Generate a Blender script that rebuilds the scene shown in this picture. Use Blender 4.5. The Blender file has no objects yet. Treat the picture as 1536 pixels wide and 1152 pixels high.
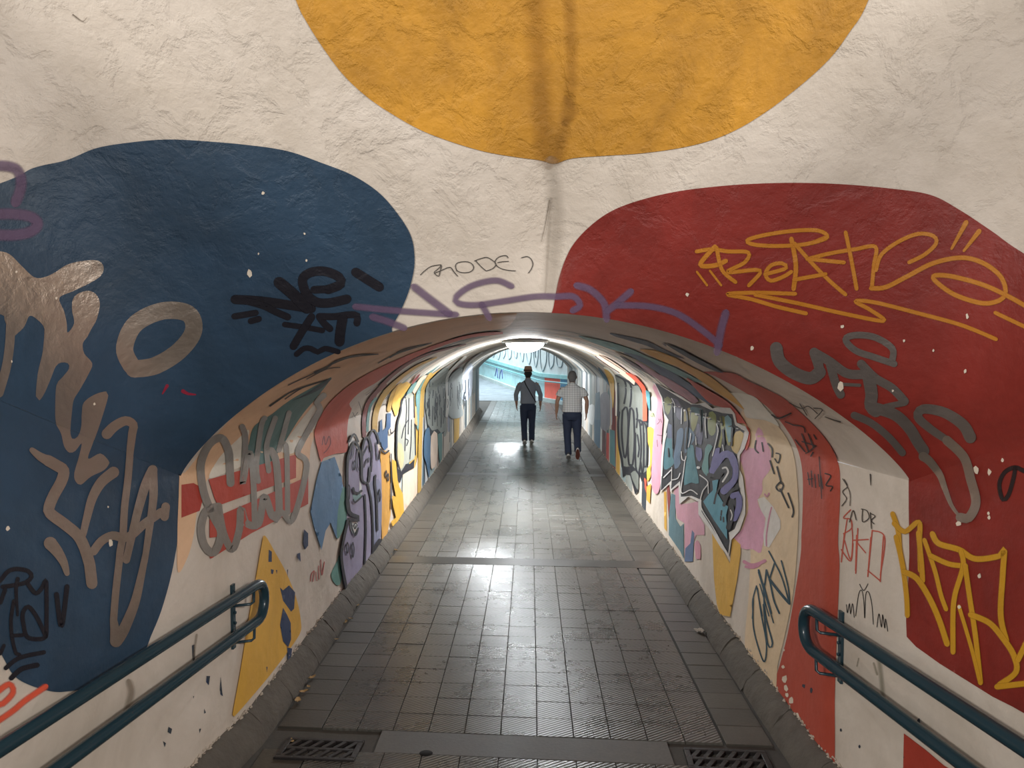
import bpy, bmesh, math, random
import numpy as np
from mathutils import Vector, Matrix
from mathutils.bvhtree import BVHTree
from mathutils.geometry import delaunay_2d_cdt
random.seed(7)
SC = bpy.context.scene
COL = SC.collection
# ------------------------------------------------------------------ camera
FPX, VPX, VPY, CH = 1110.0, 798.0, 528.0, 2.08
cam_d = bpy.data.cameras.new('camera'); cam = bpy.data.objects.new('camera', cam_d); COL.objects.link(cam)
cam_d.sensor_width = 36.0; cam_d.lens = FPX / 1536 * 36.0; cam_d.clip_start = 0.05
cam.location = (0, 0, CH)
cam.rotation_euler = (math.radians(90) - math.atan((576 - VPY) / FPX), 0, math.atan((VPX - 768) / FPX))
SC.camera = cam
CR = cam.rotation_euler.to_matrix(); CRI = CR.transposed()
# ------------------------------------------------------------------ world, lights, exposure
w = bpy.data.worlds.new('night'); SC.world = w; w.use_nodes = True
w.node_tree.nodes['Background'].inputs[0].default_value = (0.95, 0.95, 1.0, 1)
w.node_tree.nodes['Background'].inputs[1].default_value = 0.46
def area(name, loc, target, size, power, color):
    d = bpy.data.lights.new(name, 'AREA'); d.shape = 'DISK'; d.size = size; d.energy = power; d.color = color
    o = bpy.data.objects.new(name, d); COL.objects.link(o); o.location = loc
    o.rotation_euler = (Vector(target) - Vector(loc)).to_track_quat('-Z', 'Y').to_euler()
    return o
area('left_fill_light', (-4.6, -3.4, 4.4), (0.3, 3.6, 1.0), 0.7, 325, (1.0, 0.955, 0.895))  # unseen light added behind the camera to brighten portal and right wall
area('right_fill_light', (4.7, -3.3, 4.4), (-0.3, 3.6, 1.0), 0.7, 325, (1.0, 0.955, 0.895))  # its added counterpart, evening out the left wall against the portal
area('exit_daylight', (-3.0, 35.0, 7.0), (-1.0, 35.0, 0), 6.0, 1900, (0.86, 0.96, 1.0))
SC.view_settings.view_transform = 'Standard'; SC.view_settings.look = 'None'
SC.view_settings.exposure = 0.0; SC.view_settings.gamma = 1.0; SC.view_settings.use_curve_mapping = False
LAMP_E = 300.0
# ------------------------------------------------------------------ object helpers
def tag(o, label=None, cat=None, group=None, kind=None):
    if label: o['label'] = label
    if cat: o['category'] = cat
    if group: o['group'] = group
    if kind: o['kind'] = kind
    return o
def link(name, me, mat=None, parent=None):
    o = bpy.data.objects.new(name, me); COL.objects.link(o)
    if mat is not None and me is not None and len(me.materials) == 0: me.materials.append(mat)
    if parent: o.parent = parent
    return o
def empty(name, loc=(0, 0, 0), rz=0):
    o = bpy.data.objects.new(name, None); COL.objects.link(o); o.location = loc; o.rotation_euler = (0, 0, rz); o.empty_display_size = .1
    return o
def mesh(name, v, f, smooth=True):
    me = bpy.data.meshes.new(name); me.from_pydata([tuple(p) for p in v], [], f); me.update()
    if smooth: me.polygons.foreach_set('use_smooth', [True] * len(me.polygons))
    return me
class MB:
    def __init__(s): s.v = []; s.f = []
    def add(s, v, f):
        n = len(s.v); s.v += [tuple(p) for p in v]; s.f += [tuple(i + n for i in q) for q in f]
    def box(s, c, d, R=None, ch=0.0):
        hx, hy, hz = d[0] / 2, d[1] / 2, d[2] / 2
        if ch:
            b = [(-hx, -hy, -hz), (hx, -hy, -hz), (hx, hy, -hz), (-hx, hy, -hz), (-hx, -hy, hz - ch), (hx, -hy, hz - ch), (hx, hy, hz - ch), (-hx, hy, hz - ch),
                 (-hx + ch, -hy + ch, hz), (hx - ch, -hy + ch, hz), (hx - ch, hy - ch, hz), (-hx + ch, hy - ch, hz)]
            f = [(3, 2, 1, 0)] + [(i, (i + 1) % 4, 4 + (i + 1) % 4, 4 + i) for i in range(4)] + [(4 + i, 4 + (i + 1) % 4, 8 + (i + 1) % 4, 8 + i) for i in range(4)] + [(8, 9, 10, 11)]
        else:
            b = [(-hx, -hy, -hz), (hx, -hy, -hz), (hx, hy, -hz), (-hx, hy, -hz), (-hx, -hy, hz), (hx, -hy, hz), (hx, hy, hz), (-hx, hy, hz)]
            f = [(3, 2, 1, 0)] + [(i, (i + 1) % 4, 4 + (i + 1) % 4, 4 + i) for i in range(4)] + [(4, 5, 6, 7)]
        b = [Vector(p) for p in b]
        if R is not None: b = [R @ p for p in b]
        s.add([p + Vector(c) for p in b], f)
    def tube(s, pts, r, n=12, cap=True, up=None):
        """pts: list of Vector; r: number or list of (rx, ry)"""
        pts = [Vector(p) for p in pts]; rings = []
        prev = None
        for i, p in enumerate(pts):
            t = (pts[min(i + 1, len(pts) - 1)] - pts[max(i - 1, 0)])
            t = t.normalized() if t.length > 1e-9 else Vector((0, 0, 1))
            ref = Vector(up) if up else (prev if prev is not None else (Vector((1, 0, 0)) if abs(t.x) < .8 else Vector((0, 1, 0))))
            a = (ref - t * ref.dot(t)); a = a.normalized() if a.length > 1e-6 else t.orthogonal().normalized()
            b = t.cross(a); prev = a
            rr = r[i] if isinstance(r, (list, tuple)) else r
            rx, ry = rr if isinstance(rr, (list, tuple)) else (rr, rr)
            rings.append([p + a * (math.cos(2 * math.pi * k / n) * rx) + b * (math.sin(2 * math.pi * k / n) * ry) for k in range(n)])
        v = [q for g in rings for q in g]; f = []
        for i in range(len(rings) - 1):
            for k in range(n):
                f.append((i * n + k, i * n + (k + 1) % n, (i + 1) * n + (k + 1) % n, (i + 1) * n + k))
        if cap:
            f.append(tuple(range(n - 1, -1, -1))); f.append(tuple((len(rings) - 1) * n + k for k in range(n)))
        s.add(v, f)
    def lathe(s, prof, c=(0, 0, 0), n=32, sx=1, sy=1):
        v = []; f = []
        for (r, z) in prof:
            for k in range(n):
                a = 2 * math.pi * k / n; v.append((c[0] + r * sx * math.cos(a), c[1] + r * sy * math.sin(a), c[2] + z))
        for i in range(len(prof) - 1):
            for k in range(n): f.append((i * n + k, i * n + (k + 1) % n, (i + 1) * n + (k + 1) % n, (i + 1) * n + k))
        s.add(v, f)
    def mesh(s, name, smooth=True): return mesh(name, s.v, s.f, smooth)
    def build(s, name, mat, parent=None, smooth=True): return link(name, s.mesh(name, smooth), mat, parent)
# ------------------------------------------------------------------ materials
def lin(h):
    if not isinstance(h, str): return tuple(h)
    c = [int(h[i:i + 2], 16) / 255 for i in (0, 2, 4)]
    return tuple(x / 12.92 if x <= .04045 else ((x + .055) / 1.055) ** 2.4 for x in c)
def new_group_plaster():
    g = bpy.data.node_groups.new('plaster_relief', 'ShaderNodeTree')
    g.interface.new_socket('Height', in_out='OUTPUT', socket_type='NodeSocketFloat')
    g.interface.new_socket('Stain', in_out='OUTPUT', socket_type='NodeSocketFloat')
    N = g.nodes; L = g.links
    out = N.new('NodeGroupOutput'); pos = N.new('ShaderNodeNewGeometry')
    def noise(sc, det, ro, dist=0):
        n = N.new('ShaderNodeTexNoise'); n.inputs['Scale'].default_value = sc; n.inputs['Detail'].default_value = det
        n.inputs['Roughness'].default_value = ro; n.inputs['Distortion'].default_value = dist
        L.new(pos.outputs['Position'], n.inputs['Vector']); return n
    def ramp(n, a, b):
        r = N.new('ShaderNodeMapRange'); r.inputs[1].default_value = a; r.inputs[2].default_value = b; L.new(n.outputs[0], r.inputs[0]); return r
    def ma(op, x, y):
        m = N.new('ShaderNodeMath'); m.operation = op
        for i, q in enumerate((x, y)):
            if isinstance(q, (int, float)): m.inputs[i].default_value = q
            else: L.new(q, m.inputs[i])
        return m.outputs[0]
    big = noise(2.6, 4, .5); flake = ramp(noise(5.5, 8, .62, .35), .46, .54); fine = noise(38, 6, .7); mid = noise(17, 6, .65, .2)
    sep = N.new('ShaderNodeSeparateXYZ'); L.new(pos.outputs['Position'], sep.inputs[0])
    hi = N.new('ShaderNodeMapRange'); hi.inputs[1].default_value = 2.1; hi.inputs[2].default_value = 2.9; hi.inputs[3].default_value = .12; hi.inputs[4].default_value = 1.0
    L.new(sep.outputs[2], hi.inputs[0])
    fl = ma('MULTIPLY', ma('MULTIPLY', flake.outputs[0], hi.outputs[0]), .003)
    h = ma('ADD', ma('MULTIPLY', big.outputs[0], .02), fl)
    h = ma('ADD', h, ma('MULTIPLY', ma('MULTIPLY', mid.outputs[0], .007), hi.outputs[0]))
    h = ma('ADD', h, ma('MULTIPLY', fine.outputs[0], .0018))
    L.new(h, out.inputs[0])
    st = ramp(noise(1.7, 7, .68, .6), .35, .75); L.new(st.outputs[0], out.inputs[1])
    return g
PLASTER = new_group_plaster()
MATS = {}
def bsdf(name):
    m = bpy.data.materials.new(name); m.use_nodes = True
    return m, m.node_tree.nodes, m.node_tree.links, m.node_tree.nodes['Principled BSDF']
GAIN = 1.25
def paint(h, rough=.62, metal=0.0, soft=False, opac=1.0, gain=None, bump=1.0, stain=.16):
    key = (h, rough, metal, soft, opac, gain, bump, stain)
    if key in MATS: return MATS[key]
    m, N, L, b = bsdf('paint_' + h)
    c = [min(.88, x * (gain or GAIN)) for x in lin(h)]
    g = N.new('ShaderNodeGroup'); g.node_tree = PLASTER
    mix = N.new('ShaderNodeMix'); mix.data_type = 'RGBA'
    mix.inputs['A'].default_value = (*c, 1); mix.inputs['B'].default_value = (*[x * (1 - stain * 1.6) * q for x, q in zip(c, (1, .97, .92))], 1)
    L.new(g.outputs['Stain'], mix.inputs['Factor']); L.new(mix.outputs['Result'], b.inputs['Base Color'])
    bp = N.new('ShaderNodeBump'); bp.inputs['Strength'].default_value = bump; bp.inputs['Distance'].default_value = 1.0
    L.new(g.outputs['Height'], bp.inputs['Height']); L.new(bp.outputs['Normal'], b.inputs['Normal'])
    b.inputs['Roughness'].default_value = rough; b.inputs['Metallic'].default_value = metal
    if soft or opac < 1:
        at = N.new('ShaderNodeAttribute'); at.attribute_name = 'cover'
        mu = N.new('ShaderNodeMath'); mu.operation = 'MULTIPLY'; mu.inputs[1].default_value = opac
        if soft: L.new(at.outputs['Fac'], mu.inputs[0])
        else: mu.inputs[0].default_value = 1.0
        L.new(mu.outputs[0], b.inputs['Alpha'])
    MATS[key] = m
    return m
def simple(name, h, rough=.5, metal=0.0, noise=0.0, nscale=20, bump=0.0, gain=1.0, spec=.5):
    m, N, L, b = bsdf(name); c = [min(.9, x * gain) for x in lin(h)]
    b.inputs['Base Color'].default_value = (*c, 1); b.inputs['Roughness'].default_value = rough; b.inputs['Metallic'].default_value = metal
    b.inputs['Specular IOR Level'].default_value = spec
    if noise or bump:
        t = N.new('ShaderNodeTexCoord'); n = N.new('ShaderNodeTexNoise'); n.inputs['Scale'].default_value = nscale; n.inputs['Detail'].default_value = 6; n.inputs['Roughness'].default_value = .65
        L.new(t.outputs['Object'], n.inputs['Vector'])
        if noise:
            mix = N.new('ShaderNodeMix'); mix.data_type = 'RGBA'; mix.inputs['A'].default_value = (*[x * (1 - noise) for x in c], 1); mix.inputs['B'].default_value = (*[min(.95, x * (1 + noise)) for x in c], 1)
            L.new(n.outputs[0], mix.inputs['Factor']); L.new(mix.outputs['Result'], b.inputs['Base Color'])
        if bump:
            bp = N.new('ShaderNodeBump'); bp.inputs['Strength'].default_value = 1; bp.inputs['Distance'].default_value = bump
            L.new(n.outputs[0], bp.inputs['Height']); L.new(bp.outputs['Normal'], b.inputs['Normal'])
    return m
def floor_mat(name, h, rough, ribs=0.0, var=.14, dirt=.35):
    m, N, L, b = bsdf(name); c = lin(h)
    pos = N.new('ShaderNodeNewGeometry'); oi = N.new('ShaderNodeObjectInfo')
    n = N.new('ShaderNodeTexNoise'); n.inputs['Scale'].default_value = 2.3; n.inputs['Detail'].default_value = 8; n.inputs['Roughness'].default_value = .7
    n2 = N.new('ShaderNodeTexNoise'); n2.inputs['Scale'].default_value = 60; n2.inputs['Detail'].default_value = 4
    L.new(pos.outputs['Position'], n.inputs['Vector']); L.new(pos.outputs['Position'], n2.inputs['Vector'])
    r = N.new('ShaderNodeMapRange'); r.inputs[1].default_value = .3; r.inputs[2].default_value = .7; r.inputs[3].default_value = 1 - dirt; r.inputs[4].default_value = 1 + dirt * .6
    L.new(n.outputs[0], r.inputs[0])
    r2 = N.new('ShaderNodeMapRange'); r2.inputs[3].default_value = 1 - var; r2.inputs[4].default_value = 1 + var; L.new(oi.outputs['Random'], r2.inputs[0])
    r3 = N.new('ShaderNodeMapRange'); r3.inputs[3].default_value = .8; r3.inputs[4].default_value = 1.2; L.new(n2.outputs[0], r3.inputs[0])
    m1 = N.new('ShaderNodeMath'); m1.operation = 'MULTIPLY'; L.new(r.outputs[0], m1.inputs[0]); L.new(r2.outputs[0], m1.inputs[1])
    m2 = N.new('ShaderNodeMath'); m2.operation = 'MULTIPLY'; L.new(m1.outputs[0], m2.inputs[0]); L.new(r3.outputs[0], m2.inputs[1])
    vm = N.new('ShaderNodeVectorMath'); vm.operation = 'SCALE'; vm.inputs[0].default_value = c; L.new(m2.outputs[0], vm.inputs['Scale'])
    L.new(vm.outputs[0], b.inputs['Base Color'])
    b.inputs['Roughness'].default_value = rough
    rr = N.new('ShaderNodeMapRange'); rr.inputs[3].default_value = rough - .08; rr.inputs[4].default_value = rough + .15; L.new(n.outputs[0], rr.inputs[0]); L.new(rr.outputs[0], b.inputs['Roughness'])
    bp = N.new('ShaderNodeBump'); bp.inputs['Strength'].default_value = 1; bp.inputs['Distance'].default_value = 1
    hh = N.new('ShaderNodeMath'); hh.operation = 'MULTIPLY'; hh.inputs[1].default_value = .0012; L.new(n2.outputs[0], hh.inputs[0])
    if ribs:
        mp = N.new('ShaderNodeMapping'); mp.inputs['Rotation'].default_value = (0, 0, math.radians(58)); L.new(pos.outputs['Position'], mp.inputs['Vector'])
        wv = N.new('ShaderNodeTexWave'); wv.inputs['Scale'].default_value = 15.5; wv.inputs['Distortion'].default_value = 0; L.new(mp.outputs[0], wv.inputs['Vector'])
        a = N.new('ShaderNodeMath'); a.operation = 'MULTIPLY_ADD'; a.inputs[1].default_value = ribs; L.new(wv.outputs['Fac'], a.inputs[0]); L.new(hh.outputs[0], a.inputs[2])
        L.new(a.outputs[0], bp.inputs['Height'])
    else: L.new(hh.outputs[0], bp.inputs['Height'])
    L.new(bp.outputs['Normal'], b.inputs['Normal'])
    return m
WHITE = paint('cac0b4', .7, stain=.15)
M_TILE = floor_mat('ribbed_tile', '5b5953', .25, ribs=.0024, var=.06, dirt=.3)
M_GUT = floor_mat('gutter_tile', '4a463f', .45)
M_BAND = floor_mat('smooth_slab', '3d3b38', .3)
M_BASE = floor_mat('mortar_bed', '45423d', .85)
M_CHAN = floor_mat('channel_concrete', '5a5650', .6)
M_KERB = simple('kerb_mortar', '58524a', .9, noise=.45, nscale=9, bump=.02)
M_RAIL = simple('rail_enamel', '213a44', .24, noise=.12, nscale=14)
M_IRON = simple('cast_iron', '2c2827', .5, .3, noise=.3, nscale=30, bump=.004)
M_PIT = simple('pit_dark', '0c0b0a', .9)
# ------------------------------------------------------------------ tunnel surface functions
YEND = 26.0
KLY, KRY, ZSL, ZSR, RISE = 3.34, 2.998, 1.511, 1.561, .714
def sft(Y): return -.0012 * max(0.0, Y - 4.0) ** 1.8
def xL(Y): return -1.55 - .12 * max(0.0, 3.9 - Y) + sft(Y)
def xR(Y): return 1.43 + .155 * max(0.0, 3.6 - Y) + .55 * sft(Y) - .02 * min(1, max(0, (Y - 3.6) / 2))
def zL(Y): return ZSL + .42 * max(0.0, KLY - Y)
def zR(Y): return ZSR + .42 * max(0.0, KRY - Y)
def vault(xi, Y):
    a, b = xL(Y), xR(Y); t = (xi + 1) / 2
    return Vector((a + (b - a) * t, Y, ZSL * (1 - t) + ZSR * t + RISE * max(0.0, 1 - xi * xi) ** .83 + .42 * max(0.0, Ym(xi) - Y)))
def Ym(xi): return KLY + (KRY - KLY) * (xi + 1) / 2
def D(xi):
    c = abs(xi); s = -1 if xi < 0 else 1
    lat = (.12 if s < 0 else .155) * c ** 4 * .93 + 1.6 * c * (1 - c * c)
    return Vector((s * lat, -(.5 + .43 * c * c), 1 - .61 * c ** 4))
def facade(xi, u):
    p = vault(xi, Ym(xi)) + D(xi) * u
    k = max(0.0, min(1.0, u / .3)); k = k * k * (3 - 2 * k)
    p.y += .06 * math.exp(-abs(p.x - .075) / .16) * k
    return p
XI = [-math.cos(math.pi * i / 240) for i in range(241)]
UMAX = 3.0
def facade_grid(us):
    v = [facade(x, u) for u in us for x in XI]; n = len(XI)
    f = [(j * n + i, j * n + i + 1, (j + 1) * n + i + 1, (j + 1) * n + i) for j in range(len(us) - 1) for i in range(n - 1)]
    return v, f
US = [0.0] + [UMAX * (i / 100) ** 1.15 for i in range(1, 101)]
fv, ff = facade_grid(US)
wall_front = link('wall_front', mesh('wall_front', fv, ff), WHITE)
tag(wall_front, 'cream plaster portal wall flaring up around the tunnel mouth with huge colour blobs', 'wall', kind='structure')
ev, ef = facade_grid([-.16, -.08] + US)
_n = len(XI); _m = len(ev) // _n                # let the ray surface reach a little past its free edges
for e in (0, _n - 1):
    b0 = len(ev); ev += [ev[j * _n + e] - Vector((0, 0, .1)) for j in range(_m)]
    ef += [(j * _n + e, (j + 1) * _n + e, b0 + j + 1, b0 + j) for j in range(_m - 1)]
BV_F = BVHTree.FromPolygons(ev, ef)
YS = [.45 + .15 * i for i in range(30)] + [4.95 + .35 * i for i in range(62)]; YS = [y for y in YS if y < YEND - .1] + [YEND]
def side_wall(fx, fz, name):
    ts = [0, .25, .5, .75, .9, 1]; v = []; f = []
    for Y in YS:
        for t in ts: v.append((fx(Y), Y, -.05 + (fz(Y) + .05) * t))
    n = len(ts)
    for j in range(len(YS) - 1):
        for i in range(n - 1): f.append((j * n + i, j * n + i + 1, (j + 1) * n + i + 1, (j + 1) * n + i))
    return v, f
lv, lf = side_wall(xL, zL, 'l'); rv, rf = side_wall(xR, zR, 'r')
wall_left = tag(link('wall_left', mesh('wall_left', lv, lf), WHITE), 'white plastered side wall left of the walkway covered in mural and graffiti', 'wall', kind='structure')
wall_right = tag(link('wall_right', mesh('wall_right', rv, rf), WHITE), 'white plastered side wall right of the walkway with red arch band and graffiti', 'wall', kind='structure')
XV = [-math.cos(math.pi * i / 160) for i in range(161)]
def vgrid(ysf):
    v = []; f = []; n = len(XV)
    m = len(ysf(0.0))
    for j in range(m):
        for x in XV: v.append(vault(x, ysf(x)[j]))
    for j in range(m - 1):
        for i in range(n - 1): f.append((j * n + i, j * n + i + 1, (j + 1) * n + i + 1, (j + 1) * n + i))
    return v, f
VY = [0, .04, .1, .18, .3] + [.5 + .3 * i for i in range(1, 75)]; VY = [y / max(VY) for y in VY]
cv, cf = vgrid(lambda x: [Ym(x) + (YEND - Ym(x)) * t for t in VY])
ceiling = tag(link('ceiling', mesh('ceiling', cv, cf), WHITE), 'low barrel vault of the tunnel streaked with painted mural bands', 'ceiling', kind='structure')
# ray surface for everything below the arch line
tv = list(lv); tf = list(lf)
n0 = len(tv); tv += list(rv); tf += [tuple(i + n0 for i in q) for q in rf]
n0 = len(tv); gv, gf = vgrid(lambda x: YS); tv += gv; tf += [tuple(i + n0 for i in q) for q in gf]
for w_, fz in ((lv, zL), (rv, zR)):
    n0 = len(tv); k = 6
    for j, Y in enumerate(YS): tv += [w_[j * k + 5], (w_[j * k + 5][0], Y, fz(Y) + (.1 if Y < 3.5 else 0))]
    tf += [(n0 + 2 * j, n0 + 2 * j + 1, n0 + 2 * j + 3, n0 + 2 * j + 2) for j in range(len(YS) - 1)]
BV_T = BVHTree.FromPolygons([Vector(p) for p in tv], tf)
# ------------------------------------------------------------------ photo pixel -> wall (the paint is traced onto the real wall surfaces)
C0 = Vector((0, 0, CH))
def ray(px, py): return (CR @ Vector(((px - 768) / FPX, (576 - py) / FPX, -1))).normalized()
def proj(p):
    q = CRI @ (Vector(p) - C0); return (768 + FPX * q.x / -q.z, 576 - FPX * q.y / -q.z)
_us = [.04 * i for i in range(1, 66)]
Bline = [proj(facade(-1, u)) for u in _us] + [proj(facade(x, 0)) for x in XI] + [proj(facade(1, u)) for u in _us]
Bline.sort()
BX = np.array([p[0] for p in Bline]); BY = np.array([p[1] for p in Bline])
def yB(x): return float(np.interp(x, BX, BY))
def hit(px, py, side, off):
    d = ray(px, py); loc, nor, i, dist = (BV_F if side == 'F' else BV_T).ray_cast(C0, d)
    if loc is None: return None
    if nor.dot(d) > 0: nor = -nor
    return loc + nor * off
def floor_at(px, py, z=0.0):
    d = ray(px, py); return C0 + d * ((z - CH) / d.z)
def crom(pts, closed=False, step=6.0):
    P = [np.array(p, float) for p in pts]; n = len(P)
    if n < 2: return pts
    if n == 2 and not closed:
        k = max(1, int(np.linalg.norm(P[1] - P[0]) / step)); return [tuple(P[0] + (P[1] - P[0]) * i / k) for i in range(k + 1)]
    out = []
    rng = range(n) if closed else range(n - 1)
    for i in rng:
        if closed: a, b, c, d = P[i - 1], P[i], P[(i + 1) % n], P[(i + 2) % n]
        else: a, b, c, d = P[max(i - 1, 0)], P[i], P[i + 1], P[min(i + 2, n - 1)]
        k = max(1, int(np.linalg.norm(c - b) / step))
        for j in range(k):
            t = j / k
            out.append(tuple(.5 * (2 * b + (c - a) * t + (2 * a - 5 * b + 4 * c - d) * t * t + (3 * b - a - 3 * c + d) * t ** 3)))
    if not closed: out.append(tuple(P[-1]))
    return out
LAYER = []
def layer(pts, side):
    """each new coat lies just above the coats it overlaps"""
    x = [p[0] for p in pts]; y = [p[1] for p in pts]; b = (min(x), min(y), max(x), max(y)); n = 0
    for (c, k, sd) in LAYER:
        if (sd == side or 'A' in (sd, side)) and c[0] < b[2] and b[0] < c[2] and c[1] < b[3] and b[1] < c[3]: n = max(n, k)
    LAYER.append((b, n + 1, side)); return n + 1
def parent_for(vs):
    c = sum(vs, Vector()) / len(vs)
    x = c.x - sft(c.y)
    return (wall_left if x < 0 else wall_right) if c.z < 1.6 else ceiling
def pip(pts, poly):
    x = pts[:, 0]; y = pts[:, 1]; ins = np.zeros(len(pts), bool); n = len(poly); P = np.array(poly)
    for i in range(n):
        x1, y1 = P[i]; x2, y2 = P[(i + 1) % n]
        if y1 == y2: continue
        c = ((y1 > y) != (y2 > y)) & (x < (x2 - x1) * (y - y1) / (y2 - y1) + x1); ins ^= c
    return ins
def P(s, k=(0, 0, 1)):
    a = [float(q) for q in s.replace(',', ' ').split()]
    return [(k[0] + a[i] / k[2], k[1] + a[i + 1] / k[2]) for i in range(0, len(a), 2)]
def fill(mat, side, poly, name='mural_shape', smooth=True, grid=None, label=None, step=4.0, lay=None):
    """one flat patch of paint on the wall; side F = portal wall above the arch line, T = everything below it"""
    if isinstance(mat, str): mat = paint(mat)
    off = .0022 + (.0009 if side == 'F' else .0008) * layer(poly, side)
    poly = crom(poly, True, step) if smooth else [q for i in range(len(poly)) for q in crom([poly[i], poly[(i + 1) % len(poly)]], False, step)[:-1]]
    A = np.array(poly); mn = A.min(0); mx = A.max(0)
    g = min(grid or 99, 9.0 if side == 'F' else 5.5)
    if grid == 50: g = 50
    gx, gy = np.meshgrid(np.arange(mn[0] + g / 2, mx[0], g), np.arange(mn[1] + g / 2, mx[1], g))
    G = np.c_[gx.ravel() + np.random.RandomState(3).uniform(-.1, .1, gx.size) * g, gy.ravel()]
    if len(G): G = G[pip(G, poly)]
    co = [Vector(p) for p in poly] + [Vector(p) for p in G]
    ed = [(i, (i + 1) % len(poly)) for i in range(len(poly))]
    k0 = len(co); last = None
    for (bx, by) in Bline:
        if mn[0] - 15 < bx < mx[0] + 15 and mn[1] - 15 < by < mx[1] + 15:
            co.append(Vector((bx, by)))
            if last is not None: ed.append((last, len(co) - 1))
            last = len(co) - 1
        else: last = None
    r = delaunay_2d_cdt(co, ed, [], 0, .02)
    V = r[0]; T = [t for t in r[2] if len(t) == 3]
    if not T: return None
    cen = np.array([[sum(V[i].x for i in t) / 3, sum(V[i].y for i in t) / 3] for t in T])
    ok = pip(cen, poly); yb = np.interp(cen[:, 0], BX, BY)
    ok &= (cen[:, 1] < yb) if side == 'F' else (cen[:, 1] > yb)
    T = [t for t, o in zip(T, ok) if o]
    cache = {}; vs = []; fs = []
    for t in T:
        q = []
        for i in t:
            if i not in cache:
                h = hit(V[i].x, V[i].y, side, off)
                cache[i] = -1 if h is None else len(vs)
                if h is not None: vs.append(h)
            q.append(cache[i])
        if min(q) >= 0: fs.append(tuple(reversed(q)))
    if not fs: return None
    # drop slivers that jump in depth
    fs = [q for q in fs if max((vs[q[0]] - vs[q[1]]).length, (vs[q[1]] - vs[q[2]]).length) < 4]
    o = link(name, mesh(name, vs, fs), mat, wall_front if side == 'F' else parent_for(vs))
    if label: o['label'] = label
    return o
def strokes(mat, side, lines, name='graffiti_tag', label=None, soft=.0, step=4.0, smooth=True):
    """lines: list of (width_px or (w0, w1), points); drawn as ribbons lying on the wall, one tag = one object"""
    if isinstance(mat, str): mat = paint(mat)
    off = .0022 + (.0008 if side == 'T' else .0009) * layer([p for l in lines for p in l[1]], side)
    vs = []; fs = []; cov = []
    for li, (wd, pts) in enumerate(lines):
        w0, w1 = wd if isinstance(wd, tuple) else (wd, wd)
        L = crom(pts, False, max(1.2, min(step, max(w0, w1) * .9))) if smooth else [q for i in range(len(pts) - 1) for q in crom([pts[i], pts[i + 1]], False, step)]
        n = len(L); o2 = off + .000006 * li
        prof = [(-1, 0), (-(1 - soft), 1), ((1 - soft), 1), (1, 0)] if soft else [(-1, 1), (1, 1)]
        rows = []
        # round ends
        ext = []
        for i in range(n):
            a = np.array(L[max(i - 1, 0)]); b = np.array(L[min(i + 1, n - 1)]); t = b - a; l = np.linalg.norm(t); t = t / l if l > 1e-6 else np.array([1.0, 0])
            ext.append((np.array(L[i]), t, (w0 + (w1 - w0) * i / max(1, n - 1)) / 2))
        seq = []
        p, t, h = ext[0]
        for a in (80, 55, 28): seq.append((p - t * h * math.sin(math.radians(a)), t, h * math.cos(math.radians(a))))
        seq += ext
        p, t, h = ext[-1]
        for a in (28, 55, 80): seq.append((p + t * h * math.sin(math.radians(a)), t, h * math.cos(math.radians(a))))
        prev = None
        for (p, t, h) in seq:
            nrm = np.array([-t[1], t[0]]); row = []
            for (s, c) in prof:
                q = p + nrm * h * s; sd = side
                if side == 'A': sd = 'F' if p[1] < yB(p[0]) else 'T'
                hh = hit(q[0], q[1], sd, o2)
                if hh is None: row = None; break
                row.append(len(vs)); vs.append(hh); cov.append(c)
            if row and prev and (vs[row[0]] - vs[prev[0]]).length < 1.5:
                for k in range(len(prof) - 1): fs.append((prev[k], prev[k + 1], row[k + 1], row[k]))
            prev = row
    if not fs: return None
    me = mesh(name, vs, fs)
    if soft:
        at = me.attributes.new('cover', 'FLOAT', 'POINT'); at.data.foreach_set('value', cov)
    up = 'F' if side == 'F' or (side == 'A' and lines[0][1][0][1] < yB(lines[0][1][0][0])) else 'T'
    o = link(name, me, mat, wall_front if up == 'F' else parent_for(vs))
    if label: o['label'] = label
    return o
# ------------------------------------------------------------------ portal wall: the three big blobs
Z1 = (400, 0, 1.7067)
fill(paint('c58d2c', .6, stain=.34), 'F', P('75,0 105,60 150,130 200,195 260,250 330,297 400,335 480,365 560,388 640,402 700,410 735,419 770,408 800,403 870,398 960,392 1060,378 1140,358 1210,328 1280,285 1340,240 1400,190 1450,140 1490,85 1536,10 1600,-180 1590,-420 1400,-700 800,-840 260,-700 20,-440 10,-180', Z1), label='huge mustard yellow disc above the arch')
fill(paint('2c4359', .5, stain=.25), 'F', P('-420,420 -200,340 0,275 50,252 100,240 145,222 200,213 250,209 300,211 370,217 430,226 480,243 530,263 570,290 600,325 617,355 622,385 620,410 612,440 600,468 588,492 584,520 480,640 300,760 200,800 -200,800 -420,700'), label='huge dark blue blob on the left of the portal')
fill(paint('2c4359', .5, stain=.25), 'T', P('-420,400 200,600 268,672 269,740 266,800 263,827 255,867 241,916 226,953 214,980 185,1008 147,1023 131,1032 101,1037 76,1037 40,1026 18,1011 0,980 -30,940 -120,880 -420,840'), grid=9)
fill(paint('842a22', .5, stain=.34), 'F', P('822,500 830,462 838,420 850,385 865,360 890,335 920,315 960,300 1010,288 1060,281 1120,276 1190,274 1260,276 1330,282 1395,292 1440,315 1490,348 1536,380 1700,480 1950,640 1950,1000 1500,900 1300,800 1100,640 900,540'), label='huge brick red blob on the right of the portal')
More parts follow.
